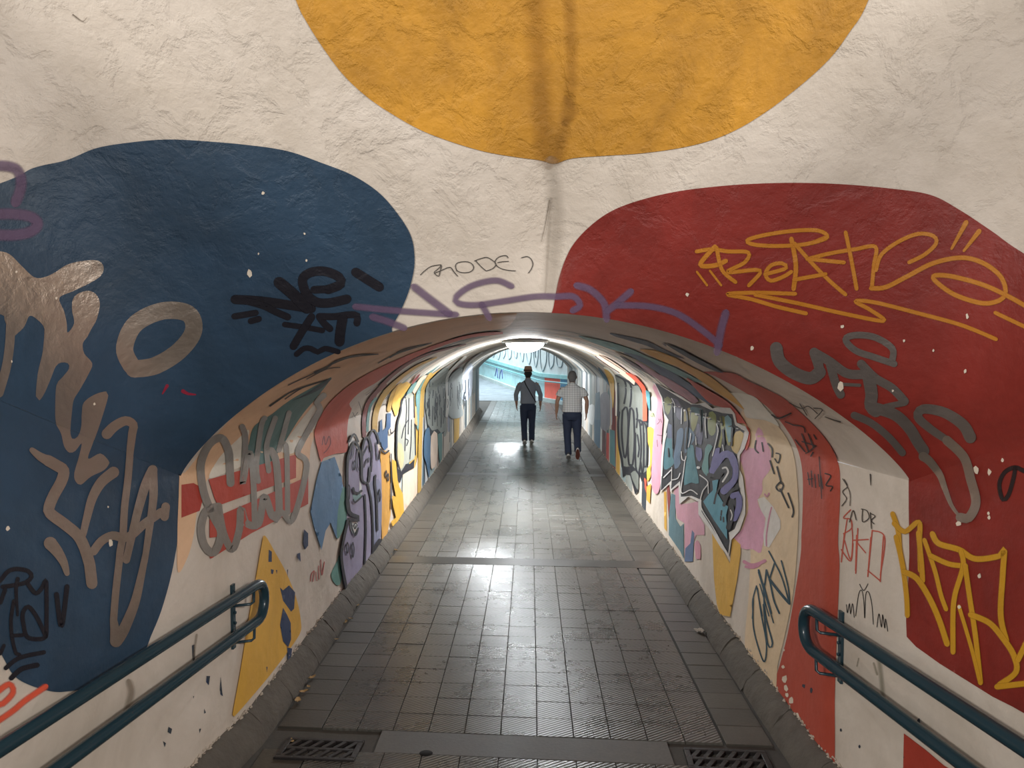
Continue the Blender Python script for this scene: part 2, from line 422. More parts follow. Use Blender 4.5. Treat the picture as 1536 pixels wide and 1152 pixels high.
fill(paint('842a22', .5, stain=.34), 'T', P('1364,690 1364,760 1365,830 1363,880 1360,930 1361,955 1375,970 1410,995 1450,1020 1490,1045 1520,1060 1536,1069 1700,1150 1950,1200 1950,400 1500,600'), smooth=False, grid=9)
fill('a33a2c', 'T', P('1357,1100 1356,1152 1356,1260 1620,1260 1417,1148 1390,1125'), smooth=False)
# worn streaks on the yellow disc, soft grey streaks down the crease
SO = paint('7d541c', .8, soft=True, opac=.22, bump=1.0)
strokes(SO, 'F', [(46, P('800,-60 806,60 812,150 820,232')), (26, P('850,-60 858,90 850,170 838,235')), (18, P('852,150 862,168 850,182'))], name='stain', soft=.8)
SG = paint('9d9488', .8, soft=True, opac=.3)
strokes(SG, 'F', [(34, P('828,250 834,330 826,430')), ((10, 3), P('826,300 822,370 818,440'))], name='stain', soft=.8)
strokes(paint('7a7064', .9), 'F', [((1.4, .5), P('824,300 818,335 812,362')), ((2, .5), P('110,22 124,32 131,26'))], name='crack')
# purple spray
PU = paint('6a5672', .75, soft=True, opac=.72)
K1 = (0, 200, 3.84)
strokes(PU, 'F', [(20, P('-80,185 40,190 100,215 120,280 110,340 90,390', K1)), (20, P('-80,470 60,465 170,480 215,522 170,568 60,588 -80,580', K1))], label='purple spray loops cut off by the left edge', soft=.4)
K4 = (300, 350, 3.84); KB = (600, 350, 3.072)
strokes(PU, 'F', [(12.2, P('900,420 1100,440 1300,455 1470,465', K4)), (13.5, P('1000,480 1080,505 1170,540', K4)), (14.9, P('1240,310 1330,380 1430,455', K4)),
    (12.2, P('510,240 440,215 330,240 260,290 270,320 350,328 470,312 620,290 720,290 800,290 830,330 800,352', KB)), (12.2, P('380,330 410,385', KB)), (13.5, P('820,240 880,260 940,320 952,390', KB)), (13.5, P('1060,270 1000,322 960,352', KB)),
    (12.2, P('1000,330 1150,335 1280,370 1400,450 1470,510', KB)), (14.9, P('1500,370 1480,440 1462,540', KB))], label='long faded purple spray tag running over the arch crown', soft=.45)
strokes('4a4743', 'F', [(1.2, P('95,190 118,168 142,152 168,146 190,144 186,152 172,166 158,180 178,196 186,172 192,150', KB)), (1.2, P('160,182 185,172 208,162 224,156 236,158 248,176 266,196', KB)), (1.2, P('262,172 256,150 264,136 285,130 312,130 332,140 340,158 328,174 304,180 278,178 262,170', KB)), (1.2, P('348,124 364,142 380,158 396,171', KB)),
    (1.2, P('344,126 370,116 400,110 424,122 442,140 432,158 412,168 396,172', KB)), (1.2, P('498,112 490,102 466,104 448,114 438,132 450,152 474,164 505,170 532,172', KB)), (1.1, P('450,134 470,130 500,128', KB)), (1.2, P('560,112 585,106 604,118 612,140 606,162 592,182', KB))], label='thin black marker lettering RODES on cream plaster')
# silver letters on the blue blob, plus an unused shaded tone of the silver
SI = paint('b0a499', .40, metal=.85, stain=.2); SB = paint('5f544c', .55, metal=.25, soft=True, opac=.95)
BODY = P('-40,370 -10,376 12,381 31,399 50,416 65,416 81,409 100,397 125,391 147,391 155,401 150,414 131,426 108,437 88,447 95,467 99,486 100,499 110,485 107,466 108,450 115,441 131,436 143,441 149,455 144,479 135,495 130,505 123,515 125,530 137,545 132,560 118,585 109,600 106,620 104,645 107,658 115,655 120,640 121,620 124,604 140,592 158,587 161,593 156,612 147,640 138,665 131,688 149,680 161,690 163,694 155,705 135,715 120,727 112,722 110,710 117,685 121,665 112,676 103,679 95,670 90,650 82,634 81,610 83,578 92,566 102,553 100,545 90,544 82,550 75,567 65,590 57,601 52,595 55,560 62,530 65,500 64,490 55,480 43,474 35,490 25,500 15,505 5,480 0,472 -40,470')
fill(SI, 'F', BODY, name='graffiti_tag', label='large silver brown spray letters down the blue blob')
fill(SI, 'T', BODY, name='graffiti_tag')
strokes(SI, 'F', [((14, 14), P('16,440 14,490 12,520 7,552 -4,590'))])
strokes(SI, 'F', [(26, P('196,548 186,522 202,486 243,466 282,470 290,496 268,526 232,548 200,553'))], label='dull silver letter O on the blue blob')
K6 = (0, 500, 6); K7 = (0, 660, 6); K8 = (0, 830, 6)
strokes(SI, 'A', [((8, 16), P('275,90 350,150 420,185', K7)), (17, P('420,185 500,230 560,275 540,370 470,500 430,600 440,660 560,750 680,850 740,950 790,1100 802,1180 815,1290', K7)), ((20, 8), P('440,930 500,1000 560,1100 590,1200', K7)),
    ((17, 10), P('1010,290 900,380 820,520 770,700 735,850', K7)), (13, P('830,1000 900,910 1000,860 1100,880 1180,850 1280,760 1380,690 1440,650', K7)), (13, P('1480,600 1470,690', K7)),
    ((16, 11), P('950,905 1020,835 1120,785 1190,820 1180,900 1160,1060', K6)), (11, P('1160,100 1140,350 1110,600 1095,850 1070,1000 1060,1100 1030,1370 1010,1620', K7)), ((11, 18), P('1010,600 1022,690 1030,790', K8)), ((18, 9), P('1035,790 1100,690 1200,450 1260,200 1300,0', K8)),
    ((9, 14), P('1290,1100 1340,750 1370,500 1362,270', K7)), ((15, 11), P('1362,270 1300,400 1240,600 1190,800 1125,1080', K7))], label='silver spray zigzag letters below the blue blob centre')
# black NEXT
BK = paint('17161f', .5, soft=True)
strokes(BK, 'F', [(15.0, P('205,378 330,385 450,400 640,430', K4)), (18.8, P('460,282 540,350 615,425', K4)), (11.2, P('260,385 360,412 440,450 505,478', K4)), (15.0, P('740,320 810,290 800,248 720,216 640,222 592,262 612,340 665,390 740,398 845,376', K4)), (12.5, P('660,322 740,318', K4)),
    (15.0, P('900,222 960,260 1032,305', K4)), (10.0, P('200,475 320,455', K4)), (10.0, P('295,502 338,490', K4)), (8.8, P('490,522 600,537 705,556', K4)), (12.5, P('642,480 590,560 540,645', K4)),
    (11.2, P('690,480 720,520 748,545', K4)), (11.2, P('690,475 780,476 850,466 905,470 905,512', K4)), (16.2, P('822,490 810,560 805,618', K4)), (8.8, P('558,692 600,660 640,660 680,680 720,660 795,678', K4))], label='bold black spray lettering NEXT on the blue blob', soft=.15)
# black tag low left, orange scribble
strokes(BK, 'T', [(7, P('-30,260 0,230 60,160 140,140 240,160 270,210 220,260 120,285 10,300', K8)), ((7, 4), P('145,230 130,330 145,555', K8)), (7, P('240,280 310,360 370,300 400,240 405,400 405,620 398,745 330,772 230,750 200,650 190,540 240,480 310,560 370,680 400,745', K8)),
    (6, P('110,430 85,600 95,760 130,900 160,910', K8)), (6, P('90,740 190,735', K8)), (8, P('495,370 540,650 590,300', K8)), (7, P('40,1030 160,940 380,890', K8)), (8, P('90,1120 180,1040 320,1005', K8)), (7, P('30,330 -10,440', K8)), (6, P('20,830 -10,900', K8))], label='black spray tag above the left handrail', soft=.15)
OR = paint('f0593f', .6, soft=True)
K3 = (0, 800, 3.2725)
strokes(OR, 'T', [(12, P('-20,780 40,740 60,780 10,835 -20,840', K3)), (12, P('-20,925 60,870 120,820 215,755', K3))], label='orange red spray scribble at the left edge', soft=.6)
# ------------------------------------------------------------------ tags on the red blob
KR = (1036, 300, 3.072); KS = (1136, 550, 3.84); KT = (1136, 800, 3.2725)
GO = paint('b5741d', .55, soft=True)
strokes(GO, 'F', [(7.2, P('30,235 100,225 170,235 265,240 250,285 170,330 300,320 320,335 270,390', KR)), (8.4, P('110,215 45,295 110,300 160,280', KR)), (7.2, P('120,220 145,320 205,375', KR)), (7.2, P('345,340 440,312 420,290 370,300 345,340 370,370 430,350 462,330', KR)),
    (8.4, P('465,180 485,300 475,405', KR)), (7.2, P('620,172 540,200 420,210 300,205 260,185 340,160 480,140 590,140 630,170 560,197', KR)), (7.2, P('480,200 560,290 640,370 712,432', KR)), (7.2, P('480,365 620,340', KR)), (7.2, P('540,270 640,245 760,225 852,215 845,300 836,400', KR)), (7.2, P('540,270 705,286', KR)),
    (7.2, P('715,150 740,270 765,405', KR)), (7.2, P('855,320 880,250 960,190 1050,155 1120,165 1132,200 1080,250 1010,285', KR)), (8.4, P('835,405 900,400 1000,350 1120,290 1250,265 1350,290 1430,350 1455,420 1430,460 1350,475 1230,440 1150,390 1120,350 1200,350 1350,390 1480,450 1600,520', KR)),
    ((9, 5), P('1270,105 1205,222', KR)), ((9, 5), P('1330,145 1262,232', KR)), (4.2, P('30,330 75,390', KR)), (4.2, P('90,325 140,390', KR)), (7.2, P('480,430 300,425 170,432 280,455 400,490 530,520', KR)),
    (7.2, P('300,435 500,475 700,520 890,555 830,505 760,465 850,470 1050,520 1250,575 1410,640', KR)), (7.2, P('1410,520 1600,610', KR))], label='ochre spray signature across the top of the red blob', soft=.35)
SI_SHADED = paint('8c8480', .42, metal=.8, stain=.2)  # darker copy of the silver paint, shade put into its colour
strokes(SI_SHADED, 'F', [(19, P('395,680 410,740 470,790 550,818 595,790', KR)), (15, P('570,700 592,770 580,810', KR)), (14, P('570,700 640,740 720,795 800,800', KR)), (10, P('940,752 850,722 760,690 715,640 760,620 850,630 930,680 932,732', KR)), (13, P('640,740 668,840 692,892', KR)), (5, P('690,845 780,850', KR)),
    (19, P('640,40 660,150 655,220 685,250', KS)), (13, P('600,-20 680,60 780,120 852,195', KS)), (9, P('850,205 760,222 700,240', KS)), (17, P('690,235 800,275 880,350 930,430 965,480', KS)), (11, P('560,275 660,320 760,400 840,490', KS)),
    ((18, 11), P('1235,405 1190,330 1080,260 960,240 930,285 1000,352 1100,420', KS))], label='silver spray letters on the red blob beside the arch, in a shaded tone', soft=0)
strokes(SI, 'A', [(14, P('1100,420 1200,520 1240,650 1270,780 1230,868 1180,868', KS)), ((4, 14), P('1180,868 1130,800 1090,700 1060,620 1000,540 962,512', KS))], label='lit lower end of the silver spray loop on the red blob')  # same loop carried on in the brighter, lit silver
strokes(paint('241a1c', .5, soft=True), 'A', [(8, P('1600,620 1540,600 1490,580 1430,610 1400,680 1420,765 1452,740 1480,650 1492,585', KS))], label='black spray loop at the right edge', soft=.4)
YG = paint('c08e1f', .55, soft=True)
strokes(YG, 'T', [(9.2, P('790,850 820,940 830,1050 852,1170', KS)), (9.2, P('800,905 860,950 940,895 945,1000 950,1170', KS)), (9.2, P('690,20 720,150 740,300 745,400', KT)), (9.2, P('800,0 815,150 820,230', KT)), (10.3, P('730,190 790,220 850,310 900,420 940,540', KT)), (8.0, P('830,35 880,180 910,300 935,370', KT)),
    (10.3, P('870,5 900,50 1000,80 1080,125 1200,110 1222,78 1215,200 1205,400 1232,525', KT)), (9.2, P('860,110 950,150 1030,160', KT)), (9.2, P('1010,90 1020,160 980,300 970,400 970,580', KT)), (9.2, P('1030,160 1050,300 1080,500 1105,730', KT)), (6.9, P('1000,360 1060,560 1100,720', KT)),
    (10.3, P('1060,400 1150,440 1220,520 1270,600 1280,680 1200,742', KT)), (10.3, P('1340,520 1290,620', KT)), (10.3, P('1190,752 1340,735', KT))], label='golden spray tag above the right handrail', soft=.3)
# chips and flakes showing light plaster
rs = random.Random(5)
def flake(cx, cy, r, side, mat, name='paint_chip', ar=1.4):
    n = 7; a0 = rs.random() * 6
    fill(mat, side, [(cx + r * rs.uniform(.5, 1.1) * math.cos(a0 + 6.283 * i / n), cy + r * ar * rs.uniform(.5, 1.1) * math.sin(a0 + 6.283 * i / n)) for i in range(n)], name=name, smooth=False, grid=50)
CH1 = paint('d8ccbb', .8)
for (x, y, r) in [(1467, 705, 5), (1485, 708, 4), (1441, 785, 4), (1031, 441, 3), (1264, 489, 3), (1452, 474, 3), (1401, 525, 2), (1450, 556, 3), (1262, 577, 6), (1128, 522, 3), (1486, 770, 2.5), (1487, 776, 2.5), (1505, 690, 2.5), (1472, 864, 4), (1442, 910, 3), (1357, 510, 2), (1340, 585, 2)]:
    flake(x, y, r, 'F' if y < yB(x) else 'T', CH1)
for (x, y, r) in [(395, 289, 2.5), (375, 409, 5), (460, 390, 2), (23, 408, 2), (83, 447, 2), (388, 380, 1.5), (160, 760, 1.5), (10, 792, 4), (164, 815, 5), (180, 517, 1.6), (140, 606, 2), (15, 543, 1.5), (457, 350, 2)]:
    flake(x, y, r, 'F' if y < yB(x) else 'T', CH1)
strokes(paint('8a1f38', .6), 'F', [((2, 5), P('243,590 250,578')), ((6, 2), P('274,586 282,590 293,591'))], name='paint_dab')
# ------------------------------------------------------------------ mural inside the tunnel, far bands first (arched stripes of paint all round the vault)
def band(mat, side, y0, y1, t0, t1, name='mural_stripe', wob=.06, off=.0012):
    """painted stripe between depths y0..y1; t: 0 at the wall foot, 1 at the springing, 2 at the crown; side -1 left, 1 right"""
    n = max(6, int((t1 - t0) * 22)); vs = []; fs = []; a = rs.random() * 6; b = rs.random() * 6
    tilt = rs.uniform(-.5, .5)
    for i in range(n + 1):
        t = t0 + (t1 - t0) * i / n
        e = min(1, (n - i) / 3.0, i / 1.5 + .4)
        for k, yy in enumerate((y0, y1)):
            y = (y0 + y1) / 2 + (yy - (y0 + y1) / 2) * e + wob * math.sin(a + b * k + t * 3.1) + tilt * (t - 1) * .5
            y = min(y, YEND - .02)
            if t <= 1:
                x = xL(y) if side < 0 else xR(y); z = .08 + ((ZSL if side < 0 else ZSR) - .08) * t; p = Vector((x - side * off, y, z))
            else:
                th = (t - 1) * math.pi / 2; p = vault(side * math.cos(th), y); q = vault(0, y); q.z -= 1; p = p + (q - p).normalized() * off
            vs.append(p)
    for i in range(n): fs.append((2 * i, 2 * i + 1, 2 * i + 3, 2 * i + 2))
    return link(name, mesh(name, vs, fs), mat, parent_for(vs))
PAL = ['8f9490', '7c8583', 'a7acaa', '5d7f80', 'd9d4ca', 'c9a24e', '6f7672', '4b6472', 'b9bdbf', '38404a', 'd8bfa8', '7a3a36', '93a3a5', 'bfc4c6', '8a8e8c']
for side in (-1, 1):
    y = 8.6 if side < 0 else 8.9
    i = 0
    while y < YEND - .3:
        wd = rs.choice([.08, .12, .2, .3, .5, .7]); c = PAL[rs.randrange(len(PAL))]
        if y > 13: c = rs.choice(['8f9490', '9aa3a4', 'b4bbc0', '7c8583', 'c9ced0', '6d8788', '4e565c', 'd2d4d0', '9a9fae'])
        top = rs.uniform(1.25, 1.98) if wd < .4 else rs.uniform(.95, 1.7)
        band(paint(c, .6), side, y, min(y + wd, YEND - .05), rs.choice([0, 0, 0, .3, .5]), top, off=.0008 + .0002 * (i % 5))
        if rs.random() < .55: band(paint('2c3036', .6), side, y + wd * .4, y + wd * .4 + .035, rs.uniform(0, .5), rs.uniform(.8, 1.3), name='outline_streak', off=.002)
        y += wd * rs.uniform(.55, 1.25); i += 1
for i in range(90):
    y = 4.7 + 8.5 * rs.random(); t0 = rs.uniform(1.12, 1.45)
    band(paint(rs.choice(['9a9488', '6f6a62', 'b7b0a4', '7d8a8a', 'a08a6a', '5f6a70', 'd5d0c6', '86908f', '4b4a4c', '8fa0a0']), .6), rs.choice((-1, 1)), y, y + rs.uniform(.03, .13), t0, min(2.0, t0 + rs.uniform(.3, .9)), off=.0007 + .0001 * (i % 4))
# ------------------------------------------------------------------ left tunnel wall
L1 = (384, 432, 4); L2 = (480, 576, 8); L4 = (560, 480, 8); L5 = (250, 550, 3.84); L6 = (400, 550, 3.2914); L7 = (300, 800, 3.2725)
fill('dfb592', 'T', P('268,690 267,740 265,800 266,858 281,834 290,800 296,760 312,717 350,700 400,720 455,720 466,668 478,640 505,602 560,562 620,530 700,499 760,490 770,460 690,462 590,472 480,505 380,555 300,610 262,660'), label='peach band round the tunnel mouth', grid=9)
fill('e0d6ca', 'T', P('240,640 300,520 400,420 470,360 450,470 440,560 360,600', L5))
fill('e0d6ca', 'T', P('700,400 800,270 870,200 860,330 800,420 720,500 650,480', L5))
fill('557674', 'T', P('500,340 600,270 720,180 900,80 945,60 880,150 780,270 720,360 640,490 560,570 450,540 470,440', L5), label='grey green patch')
fill('2e3a44', 'T', P('800,150 945,60 900,110 830,150 720,190', L5))
strokes('2a2626', 'T', [((3, 1.2), P('80,700 200,620 300,580 430,540', L1)), (1.6, P('170,660 260,600 340,570 420,545', L1)), (1.4, P('190,575 330,510 430,460 560,410 730,390', L1)), ((4, 1), P('350,500 420,470 480,430 600,395 720,390', L1)), (1.2, P('300,540 420,480 500,470', L1)),
    (1.3, P('730,445 830,395 930,360 1050,325', L1)), ((2.5, 1), P('800,410 870,375 960,350', L1)), (1, P('840,380 900,355 1030,328', L1))], label='dragged black marker scribbles along the peach band')
fill('a83f34', 'T', P('80,680 150,670 185,690 205,760 185,830 80,870', L5), smooth=False)
fill('b24a3c', 'T', P('235,650 740,505 740,640 290,800 270,760', L5), smooth=False, label='upper red flag stripe')
fill('b24a3c', 'T', P('240,880 500,770 810,630 810,790 480,960 250,1105 240,1100 290,980 240,985', L5), smooth=False, label='lower red flag stripe')
SL = paint('8e8a84', .45, metal=.35)
strokes(SL, 'T', [(12, P('360,670 355,560 350,480 310,405 240,440 190,560 205,720 260,860 305,960 265,1070 210,1030 190,930 220,830 290,805', L5)), (11, P('290,805 320,960 370,1050 410,940 420,820 450,900 520,905 556,750 600,860 640,850 625,560 592,480', L5)),
    (9, P('500,900 490,640 470,490 430,670 448,420 430,340', L5)), (8, P('520,660 510,560 540,330 560,290', L5)), (8, P('580,600 570,450 620,290', L5)), (8, P('690,840 685,500 670,440', L5)), (9, P('600,860 660,840 710,890 760,760 800,560 750,500 770,440 830,330 880,240 860,200 900,160', L5)), (8, P('640,480 700,260', L5))], label='wide silver spray scrawl over the red flag stripes')
fill('c2523a', 'T', P('1480,258 1350,263 1200,293 1000,360 850,420 700,490 580,560 500,620 430,690 380,770 350,840 345,890 375,1020 385,1045 400,1020 470,995 535,985 545,950 540,870 550,780 570,720 555,690 620,620 720,560 850,470 1000,390 1150,330 1300,290 1480,270', L1), grid=6, label='vermilion stripe arching over the left vault')
strokes('7a2c26', 'T', [(1.5, P('390,940 400,890 410,940 430,890 440,930 420,970 400,990', L1))])
fill('5a82a8', 'T', P('265,470 330,445 365,545 372,600 350,700 340,850 310,770 285,810 265,905 230,800 210,715 240,560', L6), label='light blue angular shape', smooth=False)
fill('5f8f86', 'T', P('372,590 388,600 392,740 345,850 345,720', L6)); fill('5f8f86', 'T', P('345,960 360,930 368,1050 345,1080 315,1030', L6))
fill('d6a748', 'T', P('310,10 360,90 420,200 470,330 490,440 485,490 440,560 380,640 300,740 160,900 152,890 190,680 230,430 270,200 295,60', L7), label='tall mustard yellow triangle by the left rail end')
for s in ['330,80 345,90 345,140 328,140', '340,175 355,180 350,200 342,198', '430,255 460,290 455,370 440,385 400,330 385,265 400,280', '400,365 420,400 438,440 440,520 425,560 400,530 385,450', '420,560 445,565 440,610 425,625', '505,-20 525,0 525,60 510,80 500,50', '470,100 485,95 488,140 472,120', '318,655 324,655 320,685', '30,705 45,700 40,745 28,730', '98,705 104,760 110,800 98,790', '365,180 372,180 370,200', '420,180 425,175 424,215']:
    fill('2a3a5c', 'T', P(s, L7), name='paint_chip', smooth=False)
for s in ['1010,700 1028,700 1022,745', '1080,705 1086,760 1090,800 1076,770', '825,950 842,960 836,985 820,975', '798,1020 812,1030 806,1050', '945,800 950,798 948,812', '1000,860 1008,880 1000,885', '975,960 985,958 978,980', '940,550 952,545 955,660 945,655']:
    fill('37404a', 'T', P(s, K3), name='paint_chip', smooth=False)
strokes(paint('8a7d6c', .9, soft=True, opac=.5), 'T', [(14, P('630,735 640,780 620,860 615,910', K3)), (5, P('960,500 950,570 945,650', K3))], name='stain', soft=.7)
strokes('b05a54', 'T', [(1.3, P('540,235 545,200 558,185 552,235', L7)), (1.3, P('566,190 570,232', L7)), (1.3, P('580,160 582,225', L7)), (1.3, P('590,130 596,205 608,140', L7))], label='tiny red marker word')
# stripes further in
strokes('7a3b38', 'T', [((6, 6), P('520,620 515,480 522,380 560,240 640,120 770,0', L2)), ((6, 2), P('0,900 80,790 180,690 300,590 450,490 650,400 900,330 1100,285', L4))], name='mural_stripe', label='dark red stripe')
strokes('5f8583', 'T', [(4, P('556,560 560,470 572,360 602,240 662,168', L2))], name='mural_stripe')
strokes('b8944a', 'T', [((8, 8), P('645,560 650,400 690,250 760,120 870,0', L2)), ((7, 2.5), P('130,860 250,740 400,620 560,520 750,440', L4))], name='mural_stripe', label='mustard stripe')
strokes('b8944a', 'T', [(6, P('815,310 830,220 870,100 960,0', L2))], name='mural_stripe')
fill('d2a94e', 'T', P('300,780 400,730 440,760 380,860 320,950 290,1060 240,1120 215,1000 240,900', L4))
fill('d2a94e', 'T', P('930,10 1040,0 1000,120 950,250 900,390 870,330 850,260 880,130', L2))
fill('dcc6b0', 'T', P('560,680 680,650 600,710 520,830 490,880 460,860', L4))
fill('6a9090', 'T', P('480,740 520,735 450,860 390,920 400,850', L4)); fill('6a9090', 'T', P('600,700 630,700 600,800 550,880 545,1080 510,1080 500,900 540,800', L4)); fill('8a3838', 'T', P('560,625 530,680 460,760 450,740 520,650', L4))
fill('6a9090', 'T', P('1150,120 1190,100 1190,400 1160,560 1145,500', L2)); fill('d99a62', 'T', P('1118,270 1142,270 1156,500 1128,480', L2), smooth=False)
strokes('b4924a', 'T', [(5.5, P('680,640 610,760 575,880 570,1152', L4)), (5.5, P('1225,60 1210,200 1200,400 1190,700 1180,1290', L2))], name='mural_stripe', label='narrow ochre stripe')
fill('7f8682', 'T', P('700,690 850,560 900,600 860,740 850,900 860,1152 640,1152 612,900 640,760', L4))
fill('868c88', 'T', P('1260,60 1300,0 1490,0 1490,560 1440,600 1400,560 1330,600 1280,500 1250,260', L2), smooth=False, label='grey drip lettering')
strokes('2e3338', 'T', [(rs.uniform(.5, 1.3), [(480 + x / 8, 576 + a / 8), (480 + (x + rs.uniform(-8, 8)) / 8, 576 + (a + b) / 2 / 8), (480 + (x + rs.uniform(-10, 10)) / 8, 576 + b / 8)]) for x, a, b in [(rs.uniform(1262, 1485), rs.uniform(0, 330), 0) for _ in range(26)] for b in [a + rs.uniform(60, 260)]], name='outline_streak')
fill('2a3038', 'T', P('1280,480 1330,560 1400,540 1440,590 1490,560 1440,620 1400,575 1335,640 1290,600', L2), smooth=False, name='outline_streak')
fill('a3abac', 'T', P('920,660 1050,560 1060,700 1050,1000 1060,1152 900,1152 890,800', L4)); fill('b4bccb', 'T', P('1070,640 1180,520 1170,900 1060,950', L4))
strokes('dcdcd6', 'T', [(4, P('1100,430 980,540 890,650 870,780 880,1000 870,1152', L4)), (2.5, P('1300,380 1160,480 1085,590 1065,700', L4))], name='mural_stripe')
strokes('3a444c', 'T', [(rs.uniform(.5, 1.1), [(560 + x / 8, 480 + a / 8), (560 + (x + rs.uniform(-6, 6)) / 8, 480 + (a + b) / 16), (560 + (x + rs.uniform(-6, 6)) / 8, 480 + b / 8)]) for x, a in [(rs.uniform(640, 1160), rs.uniform(700, 960)) for _ in range(44)] for b in [a + rs.uniform(60, 190)]], name='outline_streak')
fill('4a6a88', 'T', P('1240,600 1290,520 1312,700 1302,1050 1290,1120 1260,950 1230,850', L2)); fill('d8c4b4', 'T', P('1320,620 1390,590 1392,900 1320,1010', L2)); fill('5f8583', 'T', P('1400,600 1450,580 1450,900 1425,950', L2)); fill('c8a048', 'T', P('1185,770 1218,770 1215,920 1185,930', L1), smooth=False)
# grey bubble letters on ochre
fill('dcc2ae', 'T', P('985,1090 1130,1000 1165,880 1175,1290 1000,1530 980,1320', L2), smooth=False)
fill('9a9c92', 'T', P('1000,150 1110,110 1120,400 1130,850 1110,900 1020,960 1000,980 940,1060 910,950 905,650 920,450 950,330', L2), label='grey bubble letters with black outline')
fill('22222a', 'T', P('900,1000 960,1060 1010,960 1060,960 1120,900 1110,1010 1020,1050 980,1080 940,1190 910,1160', L2), smooth=False, name='outline_streak')
fill('b9ab84', 'T', P('920,700 960,720 990,860 970,1000 930,1030 910,900', L2))
strokes('24242c', 'T', [(2.24, P('1015,120 960,200 950,330 910,480 900,700 905,900 950,1060', L2)), (1.40, P('1010,150 1020,300 1010,500 1000,800', L2)), (1.40, P('1050,170 1045,400 1040,600', L2)), (1.96, P('1110,110 1116,400', L2)), (1.40, P('1040,430 990,520 960,650', L2)), (1.40, P('1080,430 1075,700 1060,900', L2)), (1.40, P('1010,660 1040,680 1020,740', L2)), (1.68, P('1120,480 1130,850', L2))], name='outline_streak')
# purple creatures
fill('cf9a48', 'T', P('705,780 830,820 838,1152 838,1560 800,1790 735,1880 725,1600 722,1000', L2), smooth=False, label='ochre panel between the creatures and grey letters')
fill('d8a840', 'T', P('840,900 890,930 910,1150 930,1230 975,1320 988,1530 910,1650 850,1710 830,1650 890,1600 860,1480 840,1340 890,1350 850,1150', L2), smooth=False)
fill('8e88a2', 'T', P('310,900 345,780 385,720 440,800 475,900 490,740 530,640 570,650 610,560 660,620 700,880 725,1100 725,1700 700,1890 600,2080 480,2240 300,2470 240,2200 240,1950 300,1650 310,1400', L2), label='purple cartoon creatures with black outlines', grid=6)
fill('7c7f98', 'T', P('560,1250 640,1150 720,1200 724,1700 690,1860 620,1980 615,1600', L2), grid=6)
fill('3f5f88', 'T', P('790,350 840,350 835,520 800,560 800,760 760,800 725,740 720,700 670,720 670,590 700,570 705,450 730,420 740,560 780,520', L2), smooth=False, label='blue patch above the creatures')
fill('e2ddd8', 'T', P('325,690 380,615 430,690 425,760 385,700 340,770', L2)); fill('e2ddd8', 'T', P('330,1630 425,1640 430,1720 395,1810 350,1740', L2)); fill('e2ddd8', 'T', P('460,1130 485,1230 480,1340 455,1320', L2), smooth=False)
fill('7f9a9a', 'T', P('375,1320 395,1400 480,1350 470,1310 430,1330', L2))
strokes('22212a', 'T', [(3.50, P('300,1400 300,1000 320,830 385,690 440,770 470,900 475,1100 490,1170 540,1190 560,1170 575,1000', L2)), (2.88, P('478,900 490,740 530,640 570,680 585,800', L2)), (2.88, P('320,690 380,600 430,690', L2)), (2.75, P('560,640 610,550 655,600 690,720', L2)), (5.62, P('300,1400 325,1540 390,1580 425,1590 430,1635 340,1622', L2)),
    (3.75, P('310,1620 250,1900 230,2100 290,2460', L2)), (2.50, P('510,1330 520,1500 525,1800 510,2180', L2)), (2.50, P('550,1200 590,1400 610,1700 610,2050', L2)), (3.50, P('370,1250 385,1300 430,1312 470,1282', L2)), (2.50, P('480,1345 395,1420 370,1390', L2)), (2.50, P('340,1640 355,1740 398,1815 430,1730', L2)),
    (1.38, P('385,920 400,960 386,1030 375,960 385,920', L2)), (1.50, P('300,1900 315,1960 300,2030 285,1960 300,1900', L2)), (1.62, P('365,1900 380,1980 365,2080 350,1980 365,1900', L2)), (1.38, P('690,1260 705,1340 690,1410 675,1340 690,1260', L2)), (1.50, P('395,1670 415,1690 390,1740 375,1700 395,1670', L2)), (1.25, P('340,900 365,840 378,740', L2)), (1.50, P('425,780 420,960 440,1040', L2)),
    (1.25, P('490,860 555,730', L2)), (1.38, P('500,1000 540,900 565,890 555,940', L2)), (1.88, P('570,650 600,800 590,1050', L2)), (1.62, P('650,700 665,900 690,880 700,780', L2)), (2.50, P('700,780 760,830 800,800', L2)), (1.50, P('770,1040 780,1080 770,1120 762,1080 770,1040', L2)), (1.50, P('795,1075 803,1120 795,1165 787,1120 795,1075', L2)), (3.12, P('640,1100 635,1200 655,1400 665,1750', L2)), (1.88, P('305,1210 325,1230 320,1380 305,1390', L2)), (6.25, P('690,1880 660,1920 630,1990', L2)), (1.50, P('830,840 836,1200 830,1500', L2)), (1.50, P('820,540 830,600 870,560', L2))], name='outline_streak')
strokes('55504c', 'T', [(.9, P('540,120 600,80 680,20', L2)), (.9, P('450,200 470,260 490,350', L2)), (.9, P('380,330 410,400', L2)), (.9, P('400,380 440,330', L2)), (.9, P('740,240 790,230', L2)), (.9, P('770,170 830,110', L2))], name='marker_scratch')
